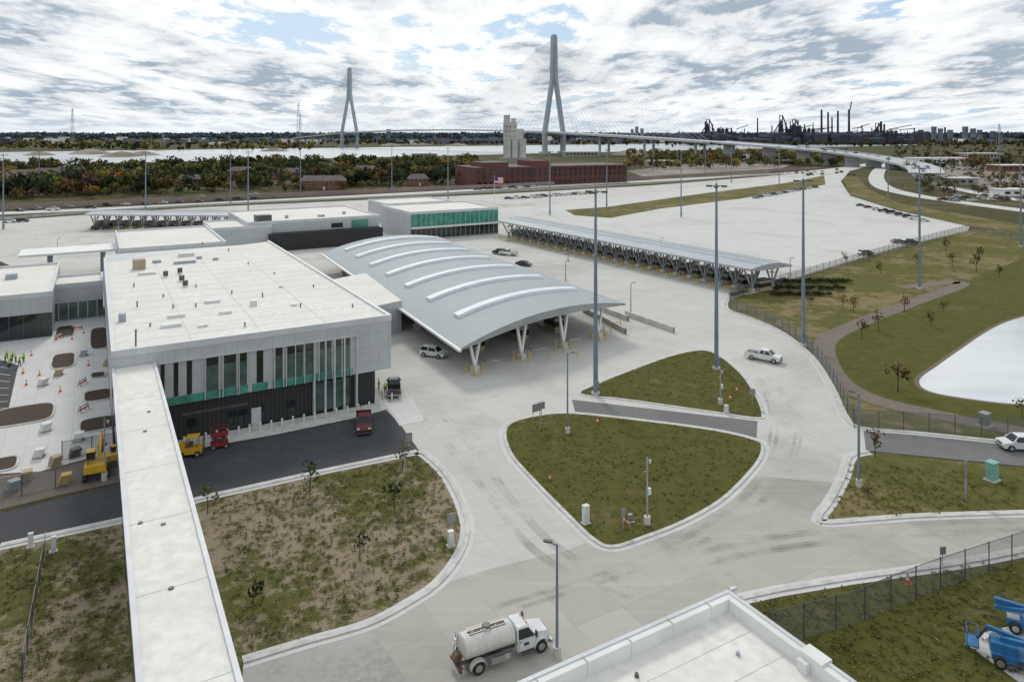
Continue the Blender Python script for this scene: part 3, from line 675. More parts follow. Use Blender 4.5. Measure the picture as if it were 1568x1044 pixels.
# ------------------------------------------------------------------ vehicles
def wheel(m,x,y,r,w,sg):
    m.cyl((x,y-w/2,r),(x,y+w/2,r),r,r,18,'tire'); yy=y+sg*(w/2); m.cyl((x,yy-.01,r),(x,yy+.02*sg,r),r*.58,r*.5,12,'hub')
def loft(m,prof,hw,k):
    n=len(prof)
    L=[(x,w*hw,z) for x,z,w in prof]; R=[(x,-w*hw,z) for x,z,w in prof]
    m.face(L,k); m.face(R[::-1],k)
    for i in range(n):
        j=(i+1)%n; m.face([L[j],L[i],R[i],R[j]],k)
def car_mesh(name,kind,paint):
    m=MB()
    if kind=='sedan':
        loft(m,[(2.3,.3,.93),(2.38,.55,.93),(2.25,.78,.95),(1.15,.95,.97),(-1.75,1.0,.97),(-2.3,.93,.95),(-2.36,.55,.93),(-2.3,.3,.93)],.92,paint)
        cab=[(1.2,.95),(.35,1.42),(-.95,1.44),(-1.75,.99)]; r=.34; wx=1.42
    elif kind=='suv':
        loft(m,[(2.3,.38,.93),(2.38,.7,.93),(2.25,.98,.95),(1.2,1.12,.97),(-2.2,1.15,.97),(-2.36,1.0,.95),(-2.38,.55,.93),(-2.3,.38,.93)],.96,paint)
        cab=[(1.25,1.11),(.6,1.72),(-1.9,1.76),(-2.28,1.14)]; r=.38; wx=1.45
    else:
        loft(m,[(2.75,.45,.93),(2.85,.75,.93),(2.75,1.12,.95),(1.55,1.24,.97),(-.55,1.26,.98),(-.55,.5,.98)],1.0,paint)
        m.box((-1.75,0,.5),(2.4,1.94,.22),paint)
        for y in (-.93,.93): m.box((-1.75,y,.7),(2.4,.1,.52),paint)
        m.box((-2.92,0,.7),(.08,1.9,.52),paint); m.box((-1.75,0,.71),(2.3,1.75,.03),'dsteel'); m.box((-3.0,0,.45),(.15,1.9,.2),'hub')
        cab=[(1.6,1.23),(.95,1.84),(-.35,1.86),(-.58,1.25)]; r=.42; wx=1.85
    hb=.90;ht=.70
    bl=[(cab[0][0],hb,cab[0][1]),(cab[3][0],hb,cab[3][1]),(cab[3][0],-hb,cab[3][1]),(cab[0][0],-hb,cab[0][1])]
    tl=[(cab[1][0],ht,cab[1][1]),(cab[2][0],ht,cab[2][1]),(cab[2][0],-ht,cab[2][1]),(cab[1][0],-ht,cab[1][1])]
    m.hexa(bl,tl,'vglass')
    for a,b in zip(bl,tl): m.beam(a,b,.1,.08,paint)
    xm=(cab[1][0]+cab[2][0])/2
    for sg in (1,-1): m.beam((xm,hb*sg,cab[0][1]),(xm,ht*sg,cab[1][1]),.12,.06,paint)
    m.hexa([(x*1.0,y*1.03,z-.02) for x,y,z in tl],[(x*.97,y*.95,z+.05) for x,y,z in tl],paint)
    for x in (wx,-wx if kind!='pickup' else -1.75):
        for sg in (1,-1):
            m.cyl((x,sg*.86,r),(x,sg*.945,r),r*1.17,r*1.17,16,'dsteel'); wheel(m,x,sg*.86,r,.24,sg)
    fx=2.36 if kind!='pickup' else 2.83; fz={'sedan':.62,'suv':.8,'pickup':.9}[kind]
    for sg in (1,-1):
        m.box((fx-.06,sg*.68,fz),(.14,.36,.16),'lampw'); m.box((-fx+.03 if kind!='pickup' else -2.95,sg*.8,fz),(.12,.22,.28),'lampr'); m.box((cab[0][0]-.25,sg*1.02,cab[0][1]+.03),(.14,.2,.16),paint)
        m.box(((cab[0][0]+cab[3][0])/2,sg*(.955 if kind!='sedan' else .905),.55),(.02,.02,.5),'dsteel')
    m.box((fx,0,fz-.08),(.06,.9,.2),'dsteel'); m.box((fx-.02,0,.36),(.12,1.7,.14),'dsteel')
    return m
protos={}
def car(kind,paint,x,y,rot,name=None):
    nm=name or {'sedan':'parked_car','suv':'suv','pickup':'pickup_truck'}[kind]
    if (kind,paint) not in protos:
        o=car_mesh(nm,kind,paint).obj(nm,loc=(x,y,.03),rot=rot,bevel=.035); protos[(kind,paint)]=o; return o
    return copy(protos[(kind,paint)],(x,y,.03),rot,nm)
car('pickup','carwhite',*W(1170,552),math.radians(-38))
car('suv','carwhite',*W(664,546),math.radians(-25))
car('pickup','carred',*W(557,655),math.radians(-78))
car('suv','carwhite',*W(1562,688),math.radians(175))
car('pickup','cardark',*W(603,600),math.radians(100))
for u,v,k,c,r in ((778,391,'pickup','carwhite',160),(765,389,'suv','cardark',150),(802,407,'sedan','cardark',-30),(1326,391,'suv','carsilver',15),(1392,374,'pickup','cardark',10),(1375,372,'sedan','carsilver',10),(35,340,'suv','cardark',20),(15,341,'suv','carwhite',20),(150,352,'suv','cardark',10),(163,351,'pickup','cardark',10),(310,303,'sedan','carwhite',10),(390,300,'pickup','carwhite',10),(240,352,'sedan','cardark',10)):
    car(k,c,*W(u,v),math.radians(r))
cols=['carwhite','carsilver','cardark','cardark','carwhite','carred','carblue']; kinds=['sedan','suv','pickup']
def rc(u,v,r): return car(random.choice(kinds),random.choice(cols),*W(u,v),r)
for i in range(11): rc(825+i*7.5,302-i*.5,.3)
for i in range(5): rc(778+i*12,305-i*.6,.3)
for i in range(11): rc(1155+i*9+random.random()*4,304-i*1.6,.5)
for i in range(9): rc(1318+i*12,316+i*2.9,-.3)
for i in range(22): rc(1170+random.random()*160,260+random.random()*10,.8)
for i in range(26):
    u=20+i*28+random.random()*10; rc(u,331-u*.054+random.random()*3-7,.1)
for i in range(26): rc(1440+random.random()*150,300+random.random()*9,.1)
for i in range(10): rc(1450+i*9,258+random.random()*3,.2)
for i in range(9): rc(730+i*11,291-i*.5,.3)

def tank_truck(x,y,rot):
    e=empty('water_tank_truck',(x,y,.03)); e.rotation_euler=(0,0,rot); e.scale=(.9,.9,.92)
    m=MB()
    for sg in (1,-1): m.box((-.3,sg*.42,.75),(6.9,.12,.22),'dsteel')
    m.box((-3.7,0,.55),(.2,2.2,.25),'dsteel'); m.box((-.6,1.0,.5),(1.2,.4,.5),'dsteel'); m.box((-.6,-1.0,.5),(1.2,.4,.5),'hub')
    m.obj('chassis',e)
    m=MB(); n=24; L0,L1=-3.2,.95
    def ring(x,s): return [(x,1.12*s*math.cos(2*math.pi*i/n),1.85+.80*s*math.sin(2*math.pi*i/n)) for i in range(n)]
    st=[(L0-.16,.35),(L0-.12,.75),(L0,.97),(L0+.05,1),(-1.9,1),(-.4,1),(L1-.05,1),(L1,.97),(L1+.12,.75),(L1+.16,.35)]
    R=[ring(*q) for q in st]
    for a,b in zip(R[:-1],R[1:]):
        for i in range(n): m.face([a[i],b[i],b[(i+1)%n],a[(i+1)%n]],'tank')
    m.face(R[0],'tank'); m.face(R[-1][::-1],'tank'); m.obj('tank',e,smooth=True)
    m=MB()
    for x_ in (-2.9,-1.6,-.3,.75):
        a=ring(x_-.03,1.02); b=ring(x_+.03,1.02)
        for i in range(n): m.face([a[i],b[i],b[(i+1)%n],a[(i+1)%n]],'tank')
    m.cyl((-1.1,0,2.6),(-1.1,0,2.85),.33,.33,14,'tank'); m.cyl((-1.1,0,2.85),(-1.1,0,2.92),.37,.3,14,'dsteel'); m.cyl((-2.4,0,2.6),(-2.4,0,2.75),.2,.2,12,'dsteel')
    m.box((-1.1,0,2.62),(3.2,.5,.04),'mud')
    for sg in (1,-1): m.beam((-2.8,sg*.35,2.8),(.6,sg*.35,2.8),.04,.04,'hub')
    m.cyl((-3.55,.9,.75),(-3.55,-.9,.75),.08,.08,8,'mud'); m.cyl((-3.5,.5,.8),(-3.4,.5,1.5),.07,.07,8,'dsteel'); m.cyl((-3.5,-.4,.8),(-3.4,-.4,1.5),.09,.09,8,'mud')
    m.cyl((-3.6,-.25,1.15),(-3.6,.35,1.15),.33,.33,16,'mud')
    for sg in (.55,.9): m.beam((-3.6,sg,.7),(-3.35,sg,2.5),.05,.05,'hub')
    for z in (1,1.35,1.7,2.05): m.beam((-3.5,.55,z),(-3.5,.9,z),.04,.04,'hub')
    for sg in (1,-1):
        for z in (.55,.75): m.box((-3.82,sg*.85,z),(.05,.25,.12),'lampr')
    for sg in (1,-1):
        pr=[]
        for i in range(9):
            a=math.pi*i/8; pr.append((-2.2+.68*math.cos(a),.5+.68*math.sin(a)*.85))
        for a,b in zip(pr[:-1],pr[1:]): m.hexa([(a[0],sg*.7,a[1]),(b[0],sg*.7,b[1]),(b[0],sg*1.2,b[1]),(a[0],sg*1.2,a[1])],[(a[0],sg*.7,a[1]+.05),(b[0],sg*.7,b[1]+.05),(b[0],sg*1.2,b[1]+.05),(a[0],sg*1.2,a[1]+.05)],'tank')
    m.cyl((-.9,-1.2,1.15),(.6,-1.2,1.15),.1,.1,10,'dsteel')
    m.obj('tank_fittings',e)
    m=MB()
    loft(m,[(2.75,.65,1),(2.75,1.55,1),(1.2,1.55,1),(1.2,.65,1)],1.05,'carwhite')
    loft(m,[(4.2,.75,.82),(4.22,1.25,.8),(4.05,1.5,.78),(2.75,1.68,.86),(2.75,.75,.9)],1.0,'carwhite')
    bl=[(2.8,1.03,1.55),(1.2,1.03,1.55),(1.2,-1.03,1.55),(2.8,-1.03,1.55)]; tl=[(2.25,.88,2.3),(1.25,.9,2.33),(1.25,-.9,2.33),(2.25,-.88,2.3)]
    m.hexa(bl,tl,'vglass')
    for a,b in zip(bl,tl): m.beam(a,b,.13,.1,'carwhite')
    m.hexa([(2.3,.92,2.28),(1.2,.93,2.3),(1.2,-.93,2.3),(2.3,-.92,2.28)],[(2.1,.8,2.44),(1.25,.85,2.45),(1.25,-.85,2.45),(2.1,-.8,2.44)],'carwhite')
    m.box((1.2,0,1.5),(.06,1.9,.8),'carwhite')
    m.obj('cab',e,bevel=.05)
    m=MB()
    for sg in (1,-1):
        pr=[(3.35+.66*math.cos(math.pi*i/8),.55+.62*math.sin(math.pi*i/8)) for i in range(9)]
        for a,b in zip(pr[:-1],pr[1:]): m.hexa([(a[0],sg*.72,a[1]),(b[0],sg*.72,b[1]),(b[0],sg*1.18,b[1]),(a[0],sg*1.18,a[1])],[(a[0],sg*.72,a[1]+.1),(b[0],sg*.72,b[1]+.1),(b[0],sg*1.16,b[1]+.1),(a[0],sg*1.16,a[1]+.1)],'carwhite')
        m.box((4.16,sg*.72,.95),(.14,.28,.26),'lampw'); m.box((2.75,sg*1.28,1.6),(.12,.28,.5),'dsteel'); m.box((2.0,sg*1.15,.5),(1.0,.25,.1),'dsteel'); m.box((1.98,sg*1.055,1.0),(.45,.015,.25),'carblue')
        m.box((1.45,sg*1.07,1.35),(.15,.04,.04),'dsteel'); m.box((1.3,sg*1.056,.7),(.02,.015,.85),'dsteel')
    m.box((4.22,0,.8),(.06,1.0,.5),'dsteel'); m.box((4.3,0,.5),(.18,2.1,.28),'hub')
    for y in (-.5,0,.5): m.box((2.2,y,2.44),(.1,.14,.06),'orange')
    m.obj('cab_trim',e)
    m=MB()
    for sg in (1,-1):
        wheel(m,3.35,sg*.95,.5,.3,sg); wheel(m,-2.2,sg*.98,.5,.28,sg); wheel(m,-2.2,sg*.66,.5,.26,sg)
    m.cyl((-2.2,-.9,.5),(-2.2,.9,.5),.12,.12,8,'dsteel'); m.cyl((3.35,-.9,.5),(3.35,.9,.5),.08,.08,8,'dsteel'); m.obj('wheels',e)
x0,y0=W(768,1014); tank_truck(x0-.2,y0+.5,math.radians(26))

def boom_lift(x,y,rot):
    m=MB(); m.box((0,0,.45),(3.6,1.7,.45),'blue'); m.box((-1.0,0,.9),(1.8,1.2,.6),'blue',taper=.9)
    for a in (1.3,-1.3):
        for sg in (1,-1): wheel(m,a,sg*.95,.42,.3,sg)
    m.beam((-1.2,0,1.6),(2.6,0,1.7),.3,.35,'blue'); m.beam((2.6,.35,1.3),(-2.0,.35,2.0),.25,.28,'blue'); m.beam((-2.0,.35,2.0),(-2.6,.35,1.0),.2,.2,'dsteel')
    m.box((-2.9,.35,.6),(.8,1.4,.1),'blue')
    for dx in (-.35,.35):
        for dy in (-.65,.65): m.beam((-2.9+dx,.35+dy,.6),(-2.9+dx,.35+dy,1.6),.05,.05,'blue')
    for dy in (-.65,.65): m.beam((-3.25,.35+dy,1.6),(-2.55,.35+dy,1.6),.05,.05,'blue')
    for dx in (-.35,.35): m.beam((-2.9+dx,-.3,1.6),(-2.9+dx,1.0,1.6),.05,.05,'blue')
    m.box((1.4,0,.9),(.8,1.3,.3),'cab'); m.cyl((.2,-.3,1.3),(1.6,-.3,1.65),.06,.06,8,'hub')
    m.box((.2,-.86,.5),(1.0,.03,.3),'dsteel'); m.cyl((1.9,0,.2),(2.9,0,.35),.06,.05,8,'dsteel')
    m.obj('boom_lift',loc=(x,y,0.04),rot=rot,bevel=.03)
x,y=W(1560,1022); boom_lift(x+.2,y+.1,math.radians(-28)); x,y=W(1590,985); boom_lift(x+.6,y+1.2,math.radians(150))
sheet('gravel_pad',PX([(1478,985),(1560,1044),(1700,1044),(1700,960),(1560,955),(1500,970)]),.03,'kerb')
def excavator(x,y,rot,k='machy'):
    m=MB()
    for sg in (1,-1):
        lp=[(-1.5,.1),(1.5,.1),(1.8,.4),(1.5,.75),(-1.5,.75),(-1.8,.4)]
        for a in range(6):
            b=(a+1)%6; p,q=lp[a],lp[b]; m.face([(p[0],sg*.8,p[1]),(q[0],sg*.8,q[1]),(q[0],sg*1.25,q[1]),(p[0],sg*1.25,p[1])],'tire')
        m.face([(p[0],sg*.8,p[1]) for p in lp],'tire'); m.face([(p[0],sg*1.25,p[1]) for p in lp],'tire')
    m.box((0,0,.5),(1.2,1.6,.5),'dsteel'); m.box((-.5,0,1.0),(2.8,2.2,.8),k,taper=.95); m.box((.6,.6,1.0),(1.3,.9,1.6),'vglass',taper=.9); m.box((.6,.6,2.6),(1.25,.9,.08),k)
    m.beam((.6,-.2,1.4),(3.0,-.2,3.6),.3,.45,k); m.beam((3.0,-.2,3.6),(4.4,-.2,1.8),.25,.35,k); m.box((4.4,-.2,.9),(.7,.8,.8),'dsteel',taper=1.2); m.cyl((1.2,-.2,1.6),(2.4,-.2,3.4),.07,.07,8,'hub')
    o=m.obj('excavator',loc=(x,y,.05),rot=rot,bevel=.04); return o
ex=excavator(*W(148,728),2.0); copy(ex,(*W(172,712),.05),.8,scale=.75)
m=MB(); m.box((0,0,.35),(2.6,1.5,.7),'machy',taper=.95); m.box((-.9,0,1.05),(.8,1.3,.4),'machy')
for a in (.9,-.9):
    for sg in (1,-1): wheel(m,a,sg*.75,.36,.28,sg)
for dx in (-.3,.8):
    for sg in (1,-1): m.beam((dx,sg*.6,1),(dx,sg*.55,2.2),.07,.07,'dsteel')
m.box((.25,0,2.2),(1.4,1.3,.08),'machy')
for sg in (1,-1): m.beam((1.45,sg*.35,.1),(1.45,sg*.35,2.5),.1,.12,'dsteel'); m.beam((1.5,sg*.3,.15),(2.5,sg*.3,.15),.12,.05,'dsteel')
m.box((0,0,1.05),(.5,.5,.5),'dsteel'); m.obj('forklift',loc=(*W(292,697),.03),rot=.2,bevel=.04)
m=MB(); m.box((0,0,.3),(2.0,1.1,.4),'red'); 
for a in (.7,-.7):
    for sg in (1,-1): wheel(m,a,sg*.55,.26,.18,sg)
for z in (.75,1.0,1.25):
    for yy in (-.4,.4): m.beam((-.9,yy,z),(.9,yy,z+.24),.07,.07,'red'); m.beam((-.9,yy,z+.24),(.9,yy,z),.07,.07,'dsteel')
m.box((0,0,1.55),(2.0,1.1,.08),'red')
for dx in (-.95,.95):
    for dy in (-.5,.5): m.beam((dx,dy,1.6),(dx,dy,2.5),.05,.05,'red')
for z in (2.05,2.5):
    for dy in (-.5,.5): m.beam((-.95,dy,z),(.95,dy,z),.05,.05,'red')
    for dx in (-.95,.95): m.beam((dx,-.5,z),(dx,.5,z),.05,.05,'red')
m.obj('scissor_lift',loc=(*W(336,685),.03),rot=.45)

# ------------------------------------------------------------------ people
def person(u,v,rot,walk=.2):
    x,y=W(u,v); e=empty('construction_worker',(x,y,.05)); e.rotation_euler=(0,0,rot)
    def sk(name,V,E,R_,k):
        me=bpy.data.meshes.new(name); me.from_pydata(V,E,[]); o=bpy.data.objects.new(name,me); SC.collection.objects.link(o); o.parent=e
        o.modifiers.new('s','SKIN')
        for i,r in enumerate(R_):
            me.skin_vertices[0].data[i].radius=(r,r)
        me.skin_vertices[0].data[0].use_root=True
        md=o.modifiers.new('d','SUBSURF'); md.levels=1; md.render_levels=1; me.materials.append(M[k])
    w=walk
    sk('legs',[(0,0,.95),(0,.1,.88),(w*.5,.1,.5),(w*.4,.11,.08),(w*.4+.16,.12,.05),(0,-.1,.88),(-w*.3,-.1,.5),(-w,-.11,.08),(-w+.16,-.12,.05)],[(0,1),(1,2),(2,3),(3,4),(0,5),(5,6),(6,7),(7,8)],[.13,.10,.07,.05,.04,.10,.07,.05,.04],'jean')
    sk('torso',[(0,0,.93),(0,0,1.15),(0,0,1.38),(0,.17,1.42),(0.02,.24,1.15),(.12,.22,.95),(0,-.17,1.42),(.02,-.24,1.15),(.12,-.22,.95)],[(0,1),(1,2),(2,3),(3,4),(4,5),(2,6),(6,7),(7,8)],[.14,.14,.16,.07,.05,.04,.07,.05,.04],'vest')
    sk('head',[(0,0,1.45),(.01,0,1.56),(.02,0,1.68),(.11,0,1.63)],[(0,1),(1,2),(2,3)],[.05,.07,.10,.015],'skin')
    m=MB(); m.cyl((.02,0,1.70),(.02,0,1.82),.13,.07,12,'hat'); m.cyl((.04,0,1.69),(.04,0,1.71),.16,.16,12,'hat'); m.obj('hard_hat',e)
    m=MB()
    for sg in (1,-1):
        m.box((.14,sg*.22,.86),(.03,.08,.09),'skin')
        for i in range(4): m.cyl((.14,sg*.22+(i-1.5)*.02,.87),(.15,sg*.22+(i-1.5)*.02,.79+.008*abs(i-1.5)),.009,.007,6,'skin')
        m.cyl((.15,sg*.22-.03,.93),(.18,sg*.22-.05,.87),.01,.008,6,'skin')
    m.obj('hands',e)
for a in ((580,597,.5),(590,603,2),(8,556,1),(16,559,2.5),(24,556,4),(10,551,0),(30,562,3),(19,553,1.2),(36,556,5),(14,566,2.2)): person(*a)

# ------------------------------------------------------------------ trees
def arr_mesh(name,verts,faces4,colors,trunkv,trunkf):
    nv=len(verts); V=np.concatenate([verts,trunkv]) if len(trunkv) else verts
    Fa=np.concatenate([faces4,trunkf+nv]) if len(trunkf) else faces4
    me=bpy.data.meshes.new(name); me.vertices.add(len(V)); me.vertices.foreach_set('co',V.astype(np.float32).ravel())
    me.loops.add(len(Fa)*4); me.loops.foreach_set('vertex_index',Fa.astype(np.int32).ravel())
    me.polygons.add(len(Fa)); me.polygons.foreach_set('loop_start',np.arange(0,len(Fa)*4,4,dtype=np.int32)); 
    me.materials.append(M['foliage']); me.materials.append(M['bark'])
    mi=np.zeros(len(Fa),dtype=np.int32); mi[len(faces4):]=1; me.polygons.foreach_set('material_index',mi)
    ca=me.color_attributes.new('Col','FLOAT_COLOR','POINT'); C=np.ones((len(V),4),np.float32); C[:nv,:3]=colors; ca.data.foreach_set('color',C.ravel())
    me.update(calc_edges=True); o=bpy.data.objects.new(name,me); SC.collection.objects.link(o); return o
def leaves(x,y,h,w,col,n,leaf,lowf=.22):
    nb=7; bc=rng.normal(0,.27,(nb,3)); bc[:,2]=rng.uniform(-.5,.6,nb); br=rng.uniform(.3,.5,nb)
    idx=rng.integers(0,nb,n); d=rng.normal(0,1,(n,3)); d/=np.linalg.norm(d,axis=1)[:,None]; rr=rng.uniform(.55,1.05,n)**.6
    c=bc[idx]+d*(br[idx]*rr)[:,None]
    P=np.stack([x+c[:,0]*w,y+c[:,1]*w,h*(lowf+(1-lowf)*.5)+c[:,2]*h*(1-lowf)*.5],1)
    P[:,2]=np.maximum(P[:,2],.3)
    a=rng.normal(0,1,(n,3)); a/=np.linalg.norm(a,axis=1)[:,None]; b=np.cross(a,rng.normal(0,1,(n,3))); b/=np.linalg.norm(b,axis=1)[:,None]
    s=leaf*rng.uniform(.6,1.3,n)[:,None]/2
    V=np.stack([P-a*s-b*s*.7,P+a*s-b*s*.7,P+a*s*.8+b*s*.7,P-a*s*.8+b*s*.7],1).reshape(-1,3)
    br_=(.65+.55*(c[:,2]+.5))*rng.uniform(.6,1.3,n)*rng.uniform(.75,1.2,nb)[idx]  # lower leaves darker: crown shade painted into leaf colour, plus random tone
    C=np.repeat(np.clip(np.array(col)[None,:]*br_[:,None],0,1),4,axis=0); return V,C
def trunk(x,y,h,r):
    V=[];Fq=[]
    def seg(p,q,a,b):
        i=len(V)
        for (c,rad) in ((p,a),(q,b)):
            for k in range(4): V.append((c[0]+rad*math.cos(k*1.57),c[1]+rad*math.sin(k*1.57),c[2]))
        for k in range(4): Fq.append((i+k,i+(k+1)%4,i+4+(k+1)%4,i+4+k))
    seg((x,y,0),(x,y,h*.45),r,r*.6); seg((x,y,h*.45),(x,y,h*.9),r*.6,r*.15)
    for k in range(4):
        a=k*1.7+x; seg((x,y,h*(.3+.1*k)),(x+h*.22*math.cos(a),y+h*.22*math.sin(a),h*(.55+.1*k)),r*.4,r*.1)
    return V,Fq
PAL={'g':(.055,.070,.024),'d':(.030,.040,.017),'o':(.105,.100,.030),'y':(.225,.175,.038),'b':(.125,.085,.038),'r':(.14,.06,.025)}
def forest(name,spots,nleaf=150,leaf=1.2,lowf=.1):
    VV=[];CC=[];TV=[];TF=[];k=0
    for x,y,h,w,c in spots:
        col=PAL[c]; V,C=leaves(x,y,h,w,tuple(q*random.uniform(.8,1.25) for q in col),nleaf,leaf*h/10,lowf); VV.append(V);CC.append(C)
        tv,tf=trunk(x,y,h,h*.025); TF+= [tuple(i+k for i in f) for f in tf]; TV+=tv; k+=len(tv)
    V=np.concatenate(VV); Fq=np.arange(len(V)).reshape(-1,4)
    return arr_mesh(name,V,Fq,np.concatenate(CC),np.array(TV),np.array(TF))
houses=((40,279,28,10,6.5,.05),(75,276,24,10,6.5,.1),(105,272,22,10,6,.0),(20,286,22,9,6,.1),(290,285,16,9,5,.2),(440,275,22,10,6,.1),(495,290,30,10,6,.15),(640,284,15,9,5,.2),(560,270,20,10,6,.1),(370,272,20,10,6,.1))
def scatter(n,u0,u1,vf,pal,hr=(7,13),avoid=()):
    out=[]
    while len(out)<n:
        u=random.uniform(u0,u1); lo,hi=vf(u); v=1/random.uniform(1/hi,1/lo)
        if any(abs(u-a[0])<26 and a[1]-3<v<a[1]+9 for a in avoid): continue
        x,y=W(u,v); h=random.uniform(*hr); out.append((x,y,h,h*random.uniform(.48,.68),random.choice(pal)))
    return out
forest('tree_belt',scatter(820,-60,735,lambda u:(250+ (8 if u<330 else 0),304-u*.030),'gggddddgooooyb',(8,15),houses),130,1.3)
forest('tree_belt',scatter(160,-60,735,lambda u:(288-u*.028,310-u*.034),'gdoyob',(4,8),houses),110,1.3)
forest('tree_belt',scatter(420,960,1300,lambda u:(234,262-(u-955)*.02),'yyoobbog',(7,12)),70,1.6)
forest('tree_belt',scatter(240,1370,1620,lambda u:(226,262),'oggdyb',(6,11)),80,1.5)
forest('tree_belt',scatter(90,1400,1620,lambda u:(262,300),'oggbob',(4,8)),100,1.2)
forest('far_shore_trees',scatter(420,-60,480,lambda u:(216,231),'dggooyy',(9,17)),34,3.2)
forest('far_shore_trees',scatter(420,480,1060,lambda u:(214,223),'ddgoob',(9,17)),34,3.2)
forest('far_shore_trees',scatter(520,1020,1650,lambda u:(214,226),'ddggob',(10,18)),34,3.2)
PAL['h']=(.060,.085,.11); PAL['i']=(.045,.062,.07)  # distance haze put into the woodland colours as a blue tint
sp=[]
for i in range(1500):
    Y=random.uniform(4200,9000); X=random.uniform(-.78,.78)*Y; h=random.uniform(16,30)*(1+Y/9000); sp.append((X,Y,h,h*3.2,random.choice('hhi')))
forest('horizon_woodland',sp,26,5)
def rows(u0,v0,u1,v1,n,h,pal,nm='hedge',nl=90):
    sp=[]
    for i in range(n):
        f=i/(n-1); x,y=W(u0+(u1-u0)*f+random.uniform(-2,2),v0+(v1-v0)*f+random.uniform(-1,1)); sp.append((x,y,h*random.uniform(.8,1.2),h*.9,random.choice(pal)))
    forest(nm,sp,nl,1.6,0)
rows(1175,434,1300,433,60,1.3,'dg'); rows(1185,443,1290,444,50,1.2,'dg'); rows(1180,452,1270,453,40,1.1,'dgo'); rows(1120,455,1200,432,30,1.2,'dg')
def sapling(u,v,h,c='b'):
    x,y=W(u,v); forest('sapling_tree',[(x,y,h,h*.38,c)],80,.8,.25)
for u,v,h,c in ((475,752,3.4,'g'),(604,780,3.2,'d'),(551,852,2.6,'d'),(388,930,2.6,'d'),(616,720,3.2,'b'),(318,785,3,'o'),(1375,600,5.5,'b'),(1307,480,4,'b'),(1348,420,4,'b'),(1385,478,4,'b'),(1458,410,4.5,'b'),(1500,400,5,'b'),(1345,508,4,'o'),(1495,415,5,'g'),(1320,520,4,'b'),(1405,410,4,'b'),(1448,385,5,'r'),(1295,405,4,'r'),(1330,400,3.5,'r'),(1565,640,3,'y'),(1240,470,3,'b'),(1290,470,3,'b'),(1330,765,1.8,'b'),(1340,700,3.5,'b'),(1530,425,4,'g'),(1425,500,3.4,'b'),(1445,480,3,'o')):
    sapling(u,v,h,c)
def inpoly(x,y,P):
    c=False;n=len(P)
    for i in range(n):
        a,b=P[i],P[(i+1)%n]
        if (a[1]>y)!=(b[1]>y) and x<(b[0]-a[0])*(y-a[1])/(b[1]-a[1])+a[0]: c=not c
    return c
lawnPoly=PX([(320,770),(640,700),(680,735),(705,800),(690,850),(600,925),(380,1005)])
lp2=PX([(0,845),(190,805),(200,1040),(0,1044)]); lp3=PX([(1150,925),(1440,875),(1560,850),(1560,1040),(1240,1040)]); lp4=PX([(1300,710),(1560,730),(1560,780),(1270,795)])
iB=PX(islB); iC=PX(islC)
PAL['s']=(.095,.103,.026); PAL['t']=(.14,.122,.045)
sp=[]
for P,n in ((lawnPoly,1300),(lp2,500),(lp3,700),(lp4,350),(iB,800),(iC,400)):
    xs=[p[0] for p in P]; ys=[p[1] for p in P]; c=0
    while c<n:
        x,y=random.uniform(min(xs),max(xs)),random.uniform(min(ys),max(ys))
        if inpoly(x,y,P): sp.append((x,y,random.uniform(.12,.26),random.uniform(.2,.6),random.choice('sst'))); c+=1
VV=[];CC=[]
for x,y,h,w,c in sp:
    V,C=leaves(x,y,h,w,PAL[c],9,.16,0); V[:,2]=V[:,2]-.2; V[:,2]=np.maximum(V[:,2],.12); VV.append(V);CC.append(C)
V=np.concatenate(VV); arr_mesh('grass_tufts',V,np.arange(len(V)).reshape(-1,4),np.concatenate(CC),np.zeros((0,3)),np.zeros((0,4),int))

# ------------------------------------------------------------------ distance: bridge
T1=Vector((78,1347)); T2=Vector((-453,2020)); dd=(T2-T1).normalized(); nn=Vector((dd.y,-dd.x))*-1
if nn.x<0: nn=-nn
def tower(T,name):
    m=MB()
    def P(o,z,l=0): q=T+nn*o+dd*l; return (q.x,q.y,z)
    def leg(o0,z0,w0,o1,z1,w1,d=7):
        m.hexa([P(o0-w0/2,z0,-d/2),P(o0+w0/2,z0,-d/2),P(o0+w0/2,z0,d/2),P(o0-w0/2,z0,d/2)],[P(o1-w1/2,z1,-d/2),P(o1+w1/2,z1,-d/2),P(o1+w1/2,z1,d/2),P(o1-w1/2,z1,d/2)],'tower')
    for sg in (1,-1):
        leg(sg*22,0,8,sg*23,38,7.5); leg(sg*23,38,7.5,sg*4.2,138,6.5); m.cyl(P(sg*22,0),P(sg*22,5),11,11,12,'tower')
    leg(0,137.9,14,0,220,9.5,8); leg(0,220,7,0,222,6,6)
    m.beam(P(-24,36),P(24,36),7,5,'tower'); return m.obj(name)
tower(T1,'bridge_tower'); tower(T2,'bridge_tower')
def deckz(k):
    if k<0: return 42+ k*.036 - (k/283)**2*1.5
    if k<857: return 42+6*(1-((k-428)/428)**2)
    return 42-(k-857)*.045
ks=[-361]+list(range(-330,1250,30))
m=MB(); P=[tuple(T1+dd*k) for k in ks]; zs=[deckz(k) for k in ks]; m.ribbon(P,36,0,3.2,'deck',zs=zs)
m.obj('cable_stayed_bridge_deck')
m=MB()
for k in (-130,-230,-330,990,1090,1190): 
    q=T1+dd*k
    for o in (-11,11):
        c=q+nn*o; m.cyl((c.x,c.y,0),(c.x,c.y,deckz(k)-3),2.2,2.2,8,'tower')
m.obj('bridge_piers')
m=MB()
